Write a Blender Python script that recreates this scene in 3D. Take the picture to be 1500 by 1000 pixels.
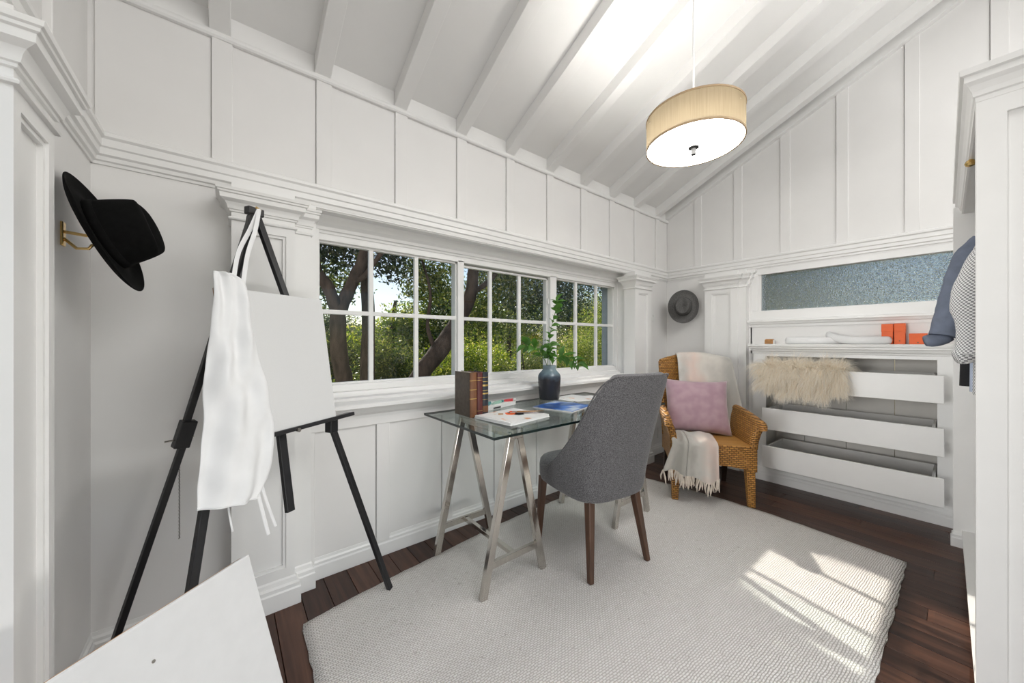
import bpy, math, random
import numpy as np
from mathutils import Vector, Matrix

# ------------------------------------------------------------------ clear
for o in list(bpy.data.objects):
    bpy.data.objects.remove(o, do_unlink=True)
S = bpy.context.scene
COL = S.collection
R = math.radians
random.seed(7)

# ------------------------------------------------------------------ camera
cam = bpy.data.cameras.new('camera')
cam.sensor_width = 36
cam.lens = 523.7 / 1500 * 36
cam.shift_y = 2 / 1500
cam.clip_start = 0.05
cam.clip_end = 300
camo = bpy.data.objects.new('camera', cam)
COL.objects.link(camo)
camo.location = (0, 0, 1.2)
camo.rotation_euler = (R(90), 0, -math.atan2(420, 523.7))
S.camera = camo

# ------------------------------------------------------------------ world, sun, fill lights, exposure
SUN_DIR = Vector((0.235, 0.972, 0.65)).normalized()      # towards the sun
world = bpy.data.worlds.new('sky_world')
S.world = world
world.use_nodes = True
wn = world.node_tree
wn.nodes.clear()
sky = wn.nodes.new('ShaderNodeTexSky')
sky.sky_type = 'NISHITA'
sky.sun_disc = False
sky.sun_elevation = R(33)
sky.sun_rotation = math.atan2(SUN_DIR.x, SUN_DIR.y)
sky.air_density = 1.0
sky.dust_density = 0.3
bg = wn.nodes.new('ShaderNodeBackground')
bg.inputs['Strength'].default_value = 0.082
wo = wn.nodes.new('ShaderNodeOutputWorld')
wn.links.new(sky.outputs[0], bg.inputs[0])
wn.links.new(bg.outputs[0], wo.inputs[0])

sun = bpy.data.lights.new('sun', 'SUN')
sun.energy = 4.0
sun.angle = R(0.7)
sun.color = (1.0, 0.93, 0.82)
suno = bpy.data.objects.new('sun', sun)
COL.objects.link(suno)
suno.rotation_euler = SUN_DIR.to_track_quat('Z', 'Y').to_euler()


def area(name, loc, target, sx, sy, power, color=(1, 1, 1)):
    l = bpy.data.lights.new(name, 'AREA')
    l.shape = 'RECTANGLE'
    l.size, l.size_y, l.energy, l.color = sx, sy, power, color
    o = bpy.data.objects.new(name, l)
    COL.objects.link(o)
    o.location = loc
    o.rotation_euler = (Vector(loc) - Vector(target)).to_track_quat('Z', 'Y').to_euler()
    return o


# added fill lights, all out of view: under the closed rear roof slope,
# far left beyond the side opening, and low behind the camera
area('fill_light_rear_slope', (1.75, -1.25, 3.27), (1.75, -1.25 + 0.52, 3.27 - 0.855), 3.0, 1.3, 38, (1.0, 0.995, 0.985))
area('fill_light_far_left', (-4.2, 1.10, 1.30), (3.6, 0.65, 0.85), 2.2, 2.0, 160, (1.0, 0.995, 0.985))
area('fill_light_behind_camera', (1.7, -2.75, 0.20), (1.2, 2.0, 1.3), 4.0, 0.36, 34, (1.0, 0.995, 0.985))

S.view_settings.view_transform = 'Standard'
S.view_settings.look = 'None'
S.view_settings.gamma = 1.0
S.view_settings.use_curve_mapping = False
S.view_settings.exposure = 0.50


# ------------------------------------------------------------------ materials
def new_mat(name):
    m = bpy.data.materials.new(name)
    m.use_nodes = True
    nt = m.node_tree
    b = nt.nodes['Principled BSDF']
    return m, nt, b


def N(nt, t, **kw):
    n = nt.nodes.new(t)
    for k, v in kw.items():
        setattr(n, k, v)
    return n


def ramp(nt, fac, stops):
    r = N(nt, 'ShaderNodeValToRGB')
    e = r.color_ramp.elements
    while len(e) < len(stops):
        e.new(0.5)
    for i, (p, c) in enumerate(stops):
        e[i].position = p
        e[i].color = (*c, 1)
    nt.links.new(fac, r.inputs[0])
    return r


def math_n(nt, op, a, b=None):
    m = N(nt, 'ShaderNodeMath', operation=op)
    for i, v in enumerate((a, b)):
        if v is None:
            continue
        if hasattr(v, 'links'):
            nt.links.new(v, m.inputs[i])
        else:
            m.inputs[i].default_value = v
    return m.outputs[0]


def pmat(name, col, rough=0.5, metal=0.0, noise=0.0, nscale=40.0, bump=0.0, bscale=200.0, bdist=0.002,
         sheen=0.0, coat=0.0, spec=0.5, stretch=(1, 1, 1)):
    """principled with a little procedural colour variation and relief"""
    m, nt, b = new_mat(name)
    b.inputs['Roughness'].default_value = rough
    b.inputs['Metallic'].default_value = metal
    b.inputs['Specular IOR Level'].default_value = spec
    if sheen:
        b.inputs['Sheen Weight'].default_value = sheen
    if coat:
        b.inputs['Coat Weight'].default_value = coat
    tc = N(nt, 'ShaderNodeTexCoord')
    mp = N(nt, 'ShaderNodeMapping')
    mp.inputs['Scale'].default_value = stretch
    nt.links.new(tc.outputs['Object'], mp.inputs[0])
    t = N(nt, 'ShaderNodeTexNoise')
    t.inputs['Scale'].default_value = nscale
    t.inputs['Detail'].default_value = 4
    nt.links.new(mp.outputs[0], t.inputs[0])
    lo = tuple(max(0, c * (1 - noise)) for c in col)
    hi = tuple(min(1, c * (1 + noise)) for c in col)
    r = ramp(nt, t.outputs['Fac'], [(0.3, lo), (0.7, hi)])
    nt.links.new(r.outputs[0], b.inputs['Base Color'])
    if bump:
        t2 = N(nt, 'ShaderNodeTexNoise')
        t2.inputs['Scale'].default_value = bscale
        t2.inputs['Detail'].default_value = 2
        nt.links.new(mp.outputs[0], t2.inputs[0])
        bp = N(nt, 'ShaderNodeBump')
        bp.inputs['Strength'].default_value = bump
        bp.inputs['Distance'].default_value = bdist
        nt.links.new(t2.outputs['Fac'], bp.inputs['Height'])
        nt.links.new(bp.outputs[0], b.inputs['Normal'])
    return m


M = {}
M['paint'] = pmat('white_wall_paint', (0.80, 0.79, 0.775), 0.42, noise=0.012, nscale=6, bump=0.06, bscale=60)
M['ceil'] = pmat('white_ceiling_paint', (0.82, 0.815, 0.80), 0.5, noise=0.012, nscale=6, bump=0.05, bscale=60)
M['trim'] = pmat('white_gloss_trim_paint', (0.83, 0.825, 0.81), 0.32, noise=0.01, nscale=8, bump=0.03, bscale=50)
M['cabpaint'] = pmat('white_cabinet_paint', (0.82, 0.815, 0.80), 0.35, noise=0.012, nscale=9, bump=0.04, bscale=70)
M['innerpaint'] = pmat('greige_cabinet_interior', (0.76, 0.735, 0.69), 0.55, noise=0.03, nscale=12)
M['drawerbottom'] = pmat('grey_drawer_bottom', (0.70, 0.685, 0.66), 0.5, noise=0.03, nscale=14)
M['blackpaint'] = pmat('black_easel_enamel', (0.012, 0.012, 0.014), 0.38, noise=0.2, nscale=30)
M['canvas'] = pmat('primed_white_canvas', (0.69, 0.69, 0.685), 0.75, noise=0.012, nscale=300, bump=0.25, bscale=900, bdist=0.0006)
M['board'] = pmat('white_painted_board', (0.73, 0.73, 0.73), 0.45, noise=0.02, nscale=25, bump=0.06, bscale=90)
M['apron'] = pmat('white_cotton', (0.84, 0.84, 0.84), 0.85, noise=0.02, nscale=20, bump=0.25, bscale=700, bdist=0.0008)
M['blackfelt'] = pmat('black_wool_felt', (0.004, 0.004, 0.004), 0.95, noise=0.3, nscale=60, bump=0.2, bscale=500, spec=0.15)
M['greyfelt'] = pmat('grey_wool_felt', (0.125, 0.122, 0.118), 0.95, noise=0.25, nscale=120, bump=0.3, bscale=500, spec=0.2)
M['greyband'] = pmat('dark_grey_hat_band', (0.045, 0.044, 0.043), 0.8, noise=0.15, nscale=90)
M['brass'] = pmat('aged_brass', (0.72, 0.50, 0.20), 0.25, metal=1.0, noise=0.06, nscale=30)
M['steel'] = pmat('brushed_steel', (0.60, 0.57, 0.53), 0.13, metal=1.0, noise=0.06, nscale=60, stretch=(1, 1, 0.1))
M['darksteel'] = pmat('dark_nickel', (0.28, 0.26, 0.24), 0.3, metal=1.0, noise=0.05, nscale=60)
M['walnut'] = pmat('walnut_leg', (0.075, 0.034, 0.018), 0.38, noise=0.35, nscale=26, stretch=(1, 1, 0.12))
M['gloss_dark'] = pmat('dark_stained_leg', (0.03, 0.016, 0.01), 0.35, noise=0.3, nscale=26)
M['orange'] = pmat('orange_paper', (0.84, 0.125, 0.012), 0.5, noise=0.03, nscale=30)
M['tan'] = pmat('tan_wood', (0.42, 0.20, 0.06), 0.5, noise=0.2, nscale=40)
M['whiteceramic'] = pmat('white_glazed', (0.84, 0.84, 0.84), 0.3, noise=0.01)
M['bark'] = pmat('oak_bark', (0.085, 0.058, 0.042), 0.95, noise=0.5, nscale=9, bump=0.9, bscale=22, bdist=0.02, stretch=(1, 1, 0.35))
M['stem'] = pmat('green_stem', (0.10, 0.17, 0.035), 0.5, noise=0.15)
M['page'] = pmat('page_edges', (0.74, 0.68, 0.56), 0.8, noise=0.08, nscale=10, stretch=(60, 1, 1))
M['bookbrown'] = pmat('brown_leather_cover', (0.095, 0.068, 0.048), 0.5, noise=0.25, nscale=40, bump=0.2, bscale=400, bdist=0.0008)
M['bookspine'] = pmat('tan_brown_spine', (0.18, 0.075, 0.032), 0.5, noise=0.2, nscale=40)
M['bookred'] = pmat('maroon_leather', (0.10, 0.022, 0.020), 0.45, noise=0.2, nscale=40)
M['booknavy'] = pmat('navy_black_leather', (0.018, 0.022, 0.032), 0.45, noise=0.2, nscale=40)
M['gilt'] = pmat('gilt_lettering', (0.55, 0.38, 0.12), 0.4, metal=0.6, noise=0.1)
M['denim'] = pmat('slate_blue_chambray', (0.150, 0.175, 0.235), 0.9, noise=0.12, nscale=25, bump=0.2, bscale=900, bdist=0.0006)
M['paleblue'] = pmat('pale_blue_cotton', (0.42, 0.48, 0.60), 0.9, noise=0.06, nscale=25)
M['blackcloth'] = pmat('black_cloth', (0.010, 0.010, 0.012), 0.9, noise=0.2, nscale=30)
M['ledred'] = pmat('red_paint_tube', (0.62, 0.06, 0.07), 0.35, noise=0.05)
M['pink'] = pmat('coral_cap', (0.75, 0.18, 0.17), 0.4, noise=0.05)
M['teal'] = pmat('teal_paint_tube', (0.06, 0.24, 0.25), 0.35, noise=0.08)
M['mint'] = pmat('mint_paint_tube', (0.32, 0.52, 0.42), 0.35, noise=0.08)
M['wire'] = pmat('white_wire', (0.65, 0.65, 0.65), 0.3, metal=0.6)
M['plastic'] = pmat('white_plastic', (0.80, 0.80, 0.78), 0.35, noise=0.01)
M['exterior'] = pmat('blue_grey_exterior_paint', (0.30, 0.36, 0.40), 0.6, noise=0.06, nscale=20)
M['soil'] = pmat('leaf_litter_ground', (0.10, 0.105, 0.04), 0.95, noise=0.5, nscale=3, bump=0.6, bscale=12, bdist=0.05)
M['pelt'] = pmat('cream_sheepskin', (0.97, 0.86, 0.72), 0.8, noise=0.10, nscale=25, sheen=0.3)


def mat_floor():
    m, nt, b = new_mat('dark_walnut_planks')
    g = N(nt, 'ShaderNodeNewGeometry')
    oi = N(nt, 'ShaderNodeObjectInfo')
    add = N(nt, 'ShaderNodeVectorMath', operation='ADD')
    sc = N(nt, 'ShaderNodeVectorMath', operation='SCALE')
    comb = N(nt, 'ShaderNodeCombineXYZ')
    for i in range(3):
        nt.links.new(oi.outputs['Random'], comb.inputs[i])
    sc.inputs['Scale'].default_value = 37.0
    nt.links.new(comb.outputs[0], sc.inputs[0])
    nt.links.new(g.outputs['Position'], add.inputs[0])
    nt.links.new(sc.outputs[0], add.inputs[1])
    mp = N(nt, 'ShaderNodeMapping')
    mp.inputs['Scale'].default_value = (26, 1.6, 10)
    nt.links.new(add.outputs[0], mp.inputs[0])
    t = N(nt, 'ShaderNodeTexNoise')
    t.inputs['Scale'].default_value = 1.6
    t.inputs['Detail'].default_value = 6
    t.inputs['Distortion'].default_value = 0.4
    nt.links.new(mp.outputs[0], t.inputs[0])
    f = math_n(nt, 'ADD', math_n(nt, 'MULTIPLY', t.outputs['Fac'], 0.75), math_n(nt, 'MULTIPLY', oi.outputs['Random'], 0.30))
    r = ramp(nt, f, [(0.28, (0.022, 0.0095, 0.0062)), (0.55, (0.062, 0.027, 0.017)), (0.85, (0.135, 0.062, 0.038))])
    nt.links.new(r.outputs[0], b.inputs['Base Color'])
    b.inputs['Roughness'].default_value = 0.36
    b.inputs['Specular IOR Level'].default_value = 0.32
    bp = N(nt, 'ShaderNodeBump')
    bp.inputs['Strength'].default_value = 0.12
    bp.inputs['Distance'].default_value = 0.001
    nt.links.new(t.outputs['Fac'], bp.inputs['Height'])
    nt.links.new(bp.outputs[0], b.inputs['Normal'])
    return m


def mat_rug():
    m, nt, b = new_mat('cream_woven_wool')
    tc = N(nt, 'ShaderNodeTexCoord')
    mp = N(nt, 'ShaderNodeMapping')
    mp.inputs['Rotation'].default_value = (0, 0, R(4))
    nt.links.new(tc.outputs['Object'], mp.inputs[0])
    br = N(nt, 'ShaderNodeTexBrick')
    br.inputs['Scale'].default_value = 1.0
    br.inputs['Brick Width'].default_value = 0.017
    br.inputs['Row Height'].default_value = 0.0088
    br.inputs['Mortar Size'].default_value = 0.0022
    br.inputs['Mortar Smooth'].default_value = 1.0
    br.inputs['Color1'].default_value = (0.86, 0.84, 0.815, 1)
    br.inputs['Color2'].default_value = (0.80, 0.775, 0.745, 1)
    br.inputs['Mortar'].default_value = (0.55, 0.515, 0.48, 1)
    n0 = N(nt, 'ShaderNodeTexNoise')
    n0.inputs['Scale'].default_value = 26
    nt.links.new(mp.outputs[0], n0.inputs[0])
    sub = N(nt, 'ShaderNodeVectorMath', operation='SUBTRACT')
    sub.inputs[1].default_value = (0.5, 0.5, 0.5)
    nt.links.new(n0.outputs['Color'], sub.inputs[0])
    s2 = N(nt, 'ShaderNodeVectorMath', operation='SCALE')
    s2.inputs['Scale'].default_value = 0.012
    nt.links.new(sub.outputs[0], s2.inputs[0])
    ad = N(nt, 'ShaderNodeVectorMath', operation='ADD')
    nt.links.new(mp.outputs[0], ad.inputs[0])
    nt.links.new(s2.outputs[0], ad.inputs[1])
    nt.links.new(ad.outputs[0], br.inputs[0])
    # fleck of darker wool
    n1 = N(nt, 'ShaderNodeTexNoise')
    n1.inputs['Scale'].default_value = 46
    n1.inputs['Detail'].default_value = 3
    nt.links.new(mp.outputs[0], n1.inputs[0])
    fl = ramp(nt, n1.outputs['Fac'], [(0.66, (0, 0, 0)), (0.74, (1, 1, 1))])
    mx = N(nt, 'ShaderNodeMix', data_type='RGBA')
    nt.links.new(math_n(nt, 'MULTIPLY', fl.outputs[0], 0.35), mx.inputs[0])
    nt.links.new(br.outputs['Color'], mx.inputs[6])
    mx.inputs[7].default_value = (0.30, 0.26, 0.22, 1)
    nt.links.new(mx.outputs[2], b.inputs['Base Color'])
    b.inputs['Roughness'].default_value = 0.95
    b.inputs['Specular IOR Level'].default_value = 0.1
    bp = N(nt, 'ShaderNodeBump')
    bp.inputs['Strength'].default_value = 0.9
    bp.inputs['Distance'].default_value = 0.003
    inv = math_n(nt, 'SUBTRACT', 1.0, br.outputs['Fac'])
    nt.links.new(inv, bp.inputs['Height'])
    nt.links.new(bp.outputs[0], b.inputs['Normal'])
    return m


def mat_wicker(flat=False):
    m, nt, b = new_mat('honey_wicker_seat' if flat else 'honey_wicker')
    tc = N(nt, 'ShaderNodeTexCoord')
    sp = N(nt, 'ShaderNodeSeparateXYZ')
    nt.links.new(tc.outputs['Object'], sp.inputs[0])
    cb = N(nt, 'ShaderNodeCombineXYZ')
    if flat:
        nt.links.new(sp.outputs[0], cb.inputs[0])
        nt.links.new(sp.outputs[1], cb.inputs[1])
    else:
        nt.links.new(math_n(nt, 'ADD', sp.outputs[0], sp.outputs[1]), cb.inputs[0])
        nt.links.new(sp.outputs[2], cb.inputs[1])
    br = N(nt, 'ShaderNodeTexBrick')
    br.inputs['Scale'].default_value = 1.0
    br.inputs['Brick Width'].default_value = 0.5 if flat else 0.030
    br.inputs['Row Height'].default_value = 0.022 if flat else 0.014
    br.inputs['Mortar Size'].default_value = 0.0034
    br.inputs['Mortar Smooth'].default_value = 1.0
    br.inputs['Color1'].default_value = (0.58, 0.285, 0.065, 1)
    br.inputs['Color2'].default_value = (0.40, 0.175, 0.038, 1)
    br.inputs['Mortar'].default_value = (0.085, 0.038, 0.012, 1)
    if flat:
        br.inputs['Color1'].default_value = (0.60, 0.31, 0.075, 1)
        br.inputs['Color2'].default_value = (0.50, 0.25, 0.06, 1)
        br.inputs['Mortar'].default_value = (0.30, 0.14, 0.035, 1)
    nt.links.new(cb.outputs[0], br.inputs[0])
    nt.links.new(br.outputs['Color'], b.inputs['Base Color'])
    b.inputs['Roughness'].default_value = 0.45
    bp = N(nt, 'ShaderNodeBump')
    bp.inputs['Strength'].default_value = 1.0
    bp.inputs['Distance'].default_value = 0.005
    nt.links.new(math_n(nt, 'SUBTRACT', 1.0, br.outputs['Fac']), bp.inputs['Height'])
    nt.links.new(bp.outputs[0], b.inputs['Normal'])
    return m


def mat_fabric(name, c1, c2, scale=420):
    m, nt, b = new_mat(name)
    tc = N(nt, 'ShaderNodeTexCoord')
    a = N(nt, 'ShaderNodeTexNoise')
    a.inputs['Scale'].default_value = scale
    a.inputs['Detail'].default_value = 1
    nt.links.new(tc.outputs['Object'], a.inputs[0])
    r = ramp(nt, a.outputs['Fac'], [(0.36, c1), (0.64, c2)])
    nt.links.new(r.outputs[0], b.inputs['Base Color'])
    b.inputs['Roughness'].default_value = 0.92
    b.inputs['Specular IOR Level'].default_value = 0.2
    b.inputs['Sheen Weight'].default_value = 0.25
    bp = N(nt, 'ShaderNodeBump')
    bp.inputs['Strength'].default_value = 0.35
    bp.inputs['Distance'].default_value = 0.0012
    nt.links.new(a.outputs['Fac'], bp.inputs['Height'])
    nt.links.new(bp.outputs[0], b.inputs['Normal'])
    return m


def mat_throw():
    m, nt, b = new_mat('brushed_mohair_throw')
    tc = N(nt, 'ShaderNodeTexCoord')
    sp = N(nt, 'ShaderNodeSeparateXYZ')
    nt.links.new(tc.outputs['Object'], sp.inputs[0])
    n = N(nt, 'ShaderNodeTexNoise')
    n.inputs['Scale'].default_value = 7
    n.inputs['Detail'].default_value = 5
    nt.links.new(tc.outputs['Object'], n.inputs[0])
    f = math_n(nt, 'ADD', math_n(nt, 'MULTIPLY', sp.outputs[0], 1.9), math_n(nt, 'MULTIPLY', n.outputs['Fac'], 0.5))
    f = math_n(nt, 'FRACT', math_n(nt, 'ADD', f, 0.30))
    r = ramp(nt, f, [(0.05, (0.42, 0.405, 0.37)), (0.35, (0.66, 0.62, 0.56)), (0.55, (0.70, 0.56, 0.49)), (0.78, (0.60, 0.58, 0.54)), (0.95, (0.42, 0.405, 0.37))])
    nt.links.new(r.outputs[0], b.inputs['Base Color'])
    b.inputs['Roughness'].default_value = 0.95
    b.inputs['Sheen Weight'].default_value = 0.5
    n2 = N(nt, 'ShaderNodeTexNoise')
    n2.inputs['Scale'].default_value = 260
    nt.links.new(tc.outputs['Object'], n2.inputs[0])
    bp = N(nt, 'ShaderNodeBump')
    bp.inputs['Strength'].default_value = 0.6
    bp.inputs['Distance'].default_value = 0.003
    nt.links.new(n2.outputs['Fac'], bp.inputs['Height'])
    nt.links.new(bp.outputs[0], b.inputs['Normal'])
    return m


def mat_pane(name, tint=(1, 1, 1), refl=0.07):
    m, nt, b = new_mat(name)
    nt.nodes.remove(b)
    tr = N(nt, 'ShaderNodeBsdfTransparent')
    tr.inputs[0].default_value = (*tint, 1)
    gl = N(nt, 'ShaderNodeBsdfGlossy')
    gl.inputs['Roughness'].default_value = 0.0
    lw = N(nt, 'ShaderNodeLayerWeight')
    lw.inputs[0].default_value = 0.5
    fac = math_n(nt, 'ADD', math_n(nt, 'MULTIPLY', math_n(nt, 'POWER', lw.outputs['Facing'], 5.0), 0.9), 0.035)
    # faint procedural unevenness of the sheet
    tc = N(nt, 'ShaderNodeTexCoord')
    n = N(nt, 'ShaderNodeTexNoise')
    n.inputs['Scale'].default_value = 3
    nt.links.new(tc.outputs['Object'], n.inputs[0])
    bp = N(nt, 'ShaderNodeBump')
    bp.inputs['Strength'].default_value = 0.02
    nt.links.new(n.outputs['Fac'], bp.inputs['Height'])
    nt.links.new(bp.outputs[0], gl.inputs['Normal'])
    mx = N(nt, 'ShaderNodeMixShader')
    nt.links.new(fac, mx.inputs[0])
    nt.links.new(tr.outputs[0], mx.inputs[1])
    nt.links.new(gl.outputs[0], mx.inputs[2])
    nt.links.new(mx.outputs[0], nt.nodes['Material Output'].inputs[0])
    return m


def mat_frost():
    m, nt, b = new_mat('pebbled_privacy_glass')
    nt.nodes.remove(b)
    tc = N(nt, 'ShaderNodeTexCoord')
    v = N(nt, 'ShaderNodeTexVoronoi')
    v.inputs['Scale'].default_value = 140
    nt.links.new(tc.outputs['Object'], v.inputs[0])
    bp = N(nt, 'ShaderNodeBump')
    bp.inputs['Strength'].default_value = 1.0
    bp.inputs['Distance'].default_value = 0.006
    nt.links.new(v.outputs['Distance'], bp.inputs['Height'])
    rf = N(nt, 'ShaderNodeBsdfRefraction')
    rf.inputs['IOR'].default_value = 1.3
    rf.inputs['Roughness'].default_value = 0.12
    rf.inputs['Color'].default_value = (0.93, 0.97, 0.98, 1)
    nt.links.new(bp.outputs[0], rf.inputs['Normal'])
    gl = N(nt, 'ShaderNodeBsdfGlossy')
    gl.inputs['Roughness'].default_value = 0.15
    nt.links.new(bp.outputs[0], gl.inputs['Normal'])
    mx = N(nt, 'ShaderNodeMixShader')
    mx.inputs[0].default_value = 0.12
    nt.links.new(rf.outputs[0], mx.inputs[1])
    nt.links.new(gl.outputs[0], mx.inputs[2])
    nt.links.new(mx.outputs[0], nt.nodes['Material Output'].inputs[0])
    return m


def mat_leaf(name, stops, trans=0.45):
    m, nt, b = new_mat(name)
    nt.nodes.remove(b)
    g = N(nt, 'ShaderNodeNewGeometry')
    r = ramp(nt, g.outputs['Random Per Island'], stops)
    d = N(nt, 'ShaderNodeBsdfDiffuse')
    t = N(nt, 'ShaderNodeBsdfTranslucent')
    nt.links.new(r.outputs[0], d.inputs[0])
    hs = N(nt, 'ShaderNodeHueSaturation')
    hs.inputs['Value'].default_value = 1.7
    hs.inputs['Saturation'].default_value = 1.1
    nt.links.new(r.outputs[0], hs.inputs['Color'])
    nt.links.new(hs.outputs[0], t.inputs[0])
    mx = N(nt, 'ShaderNodeMixShader')
    mx.inputs[0].default_value = trans
    nt.links.new(d.outputs[0], mx.inputs[1])
    nt.links.new(t.outputs[0], mx.inputs[2])
    gl = N(nt, 'ShaderNodeBsdfGlossy')
    gl.inputs['Roughness'].default_value = 0.35
    mx2 = N(nt, 'ShaderNodeMixShader')
    mx2.inputs[0].default_value = 0.06
    nt.links.new(mx.outputs[0], mx2.inputs[1])
    nt.links.new(gl.outputs[0], mx2.inputs[2])
    nt.links.new(mx2.outputs[0], nt.nodes['Material Output'].inputs[0])
    return m


def mat_shade():
    """silk drum shade: thin translucent cloth lit by the bulbs inside"""
    m, nt, b = new_mat('cream_silk_shade')
    nt.nodes.remove(b)
    tc = N(nt, 'ShaderNodeTexCoord')
    sp = N(nt, 'ShaderNodeSeparateXYZ')
    nt.links.new(tc.outputs['Object'], sp.inputs[0])
    an = math_n(nt, 'ARCTAN2', sp.outputs[1], sp.outputs[0])
    cb = N(nt, 'ShaderNodeCombineXYZ')
    nt.links.new(math_n(nt, 'MULTIPLY', an, 60.0), cb.inputs[0])
    nt.links.new(math_n(nt, 'MULTIPLY', sp.outputs[2], 6.0), cb.inputs[1])
    n = N(nt, 'ShaderNodeTexNoise')
    n.inputs['Scale'].default_value = 1.0
    n.inputs['Detail'].default_value = 3
    nt.links.new(cb.outputs[0], n.inputs[0])
    r = ramp(nt, n.outputs['Fac'], [(0.3, (0.082, 0.065, 0.042)), (0.7, (0.102, 0.084, 0.057))])
    t = N(nt, 'ShaderNodeBsdfTranslucent')
    d = N(nt, 'ShaderNodeBsdfDiffuse')
    nt.links.new(r.outputs[0], t.inputs[0])
    nt.links.new(r.outputs[0], d.inputs[0])
    mx = N(nt, 'ShaderNodeMixShader')
    mx.inputs[0].default_value = 0.62
    nt.links.new(d.outputs[0], mx.inputs[1])
    nt.links.new(t.outputs[0], mx.inputs[2])
    nt.links.new(mx.outputs[0], nt.nodes['Material Output'].inputs[0])
    return m


def mat_emit(name, col, strength):
    m, nt, b = new_mat(name)
    b.inputs['Base Color'].default_value = (0.85, 0.85, 0.84, 1)
    b.inputs['Roughness'].default_value = 0.4
    n = N(nt, 'ShaderNodeTexNoise')
    n.inputs['Scale'].default_value = 4
    tc = N(nt, 'ShaderNodeTexCoord')
    nt.links.new(tc.outputs['Object'], n.inputs[0])
    lo = tuple(c * 0.97 for c in col)
    r = ramp(nt, n.outputs['Fac'], [(0.3, lo), (0.7, col)])
    nt.links.new(r.outputs[0], b.inputs['Emission Color'])
    b.inputs['Emission Strength'].default_value = strength
    return m


def mat_vase():
    m, nt, b = new_mat('two_tone_glazed_stoneware')
    tc = N(nt, 'ShaderNodeTexCoord')
    sp = N(nt, 'ShaderNodeSeparateXYZ')
    nt.links.new(tc.outputs['Object'], sp.inputs[0])
    n = N(nt, 'ShaderNodeTexNoise')
    n.inputs['Scale'].default_value = 30
    nt.links.new(tc.outputs['Object'], n.inputs[0])
    f = math_n(nt, 'ADD', sp.outputs[2], math_n(nt, 'MULTIPLY', math_n(nt, 'SUBTRACT', n.outputs['Fac'], 0.5), 0.05))
    r = ramp(nt, math_n(nt, 'MULTIPLY', f, 4.0), [(0.55, (0.028, 0.029, 0.036)), (0.66, (0.055, 0.075, 0.10)), (0.78, (0.15, 0.21, 0.25)), (0.95, (0.24, 0.31, 0.34))])
    nt.links.new(r.outputs[0], b.inputs['Base Color'])
    b.inputs['Roughness'].default_value = 0.22
    w = N(nt, 'ShaderNodeTexWave', wave_type='BANDS', bands_direction='Z')
    w.inputs['Scale'].default_value = 28
    nt.links.new(tc.outputs['Object'], w.inputs[0])
    bp = N(nt, 'ShaderNodeBump')
    bp.inputs['Strength'].default_value = 0.12
    bp.inputs['Distance'].default_value = 0.003
    nt.links.new(w.outputs['Fac'], bp.inputs['Height'])
    nt.links.new(bp.outputs[0], b.inputs['Normal'])
    return m


def mat_print(name, base, blobs, scale):
    """flat printed page: paper with patches of colour"""
    m, nt, b = new_mat(name)
    tc = N(nt, 'ShaderNodeTexCoord')
    n = N(nt, 'ShaderNodeTexNoise')
    n.inputs['Scale'].default_value = scale
    n.inputs['Detail'].default_value = 3
    nt.links.new(tc.outputs['Object'], n.inputs[0])
    r = ramp(nt, n.outputs['Fac'], blobs)
    nt.links.new(r.outputs[0], b.inputs['Base Color'])
    b.inputs['Roughness'].default_value = 0.35
    return m


def mat_check():
    m, nt, b = new_mat('grey_white_gingham')
    tc = N(nt, 'ShaderNodeTexCoord')
    sp = N(nt, 'ShaderNodeSeparateXYZ')
    nt.links.new(tc.outputs['Object'], sp.inputs[0])
    cb = N(nt, 'ShaderNodeCombineXYZ')
    nt.links.new(math_n(nt, 'ADD', sp.outputs[0], sp.outputs[1]), cb.inputs[0])
    nt.links.new(sp.outputs[2], cb.inputs[1])
    c = N(nt, 'ShaderNodeTexChecker')
    c.inputs['Scale'].default_value = 150
    c.inputs['Color1'].default_value = (0.78, 0.78, 0.78, 1)
    c.inputs['Color2'].default_value = (0.22, 0.22, 0.23, 1)
    nt.links.new(cb.outputs[0], c.inputs[0])
    nt.links.new(c.outputs[0], b.inputs['Base Color'])
    b.inputs['Roughness'].default_value = 0.9
    return m


M['floor'] = mat_floor()
M['rug'] = mat_rug()
M['wicker'] = mat_wicker()
M['wickerseat'] = mat_wicker(True)
M['greyfab'] = mat_fabric('grey_tweed_upholstery', (0.050, 0.048, 0.051), (0.165, 0.160, 0.166), 300)
M['velvet'] = mat_fabric('mauve_velvet', (0.41, 0.262, 0.308), (0.485, 0.33, 0.375), 14)
M['velvet'].node_tree.nodes['Principled BSDF'].inputs['Sheen Weight'].default_value = 0.6
M['velvet'].node_tree.nodes['Principled BSDF'].inputs['Roughness'].default_value = 0.6
M['throw'] = mat_throw()
M['fringe'] = pmat('cream_fringe_wool', (0.74, 0.66, 0.57), 0.95, noise=0.1, nscale=40)
M['pane'] = mat_pane('window_pane_glass')
M['deskglass'] = mat_pane('desk_glass', (0.90, 0.95, 0.94))
M['deskedge'] = pmat('desk_glass_edge', (0.004, 0.014, 0.014), 0.15, noise=0.2, nscale=8)
M['frost'] = mat_frost()
M['shade'] = mat_shade()
M['diffuser'] = mat_emit('lit_acrylic_diffuser', (1.0, 0.98, 0.945), 15.0)
M['shadetrim'] = pmat('tan_shade_binding', (0.42, 0.30, 0.18), 0.8, noise=0.05)
M['vase'] = mat_vase()
M['check'] = mat_check()
M['sketch'] = mat_print('watercolour_page', None, [(0.35, (0.80, 0.80, 0.79)), (0.60, (0.80, 0.79, 0.77)), (0.66, (0.75, 0.30, 0.08)), (0.72, (0.10, 0.13, 0.30))], 11)
M['paper'] = pmat('white_paper', (0.80, 0.80, 0.79), 0.7, noise=0.015, nscale=30)
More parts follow.
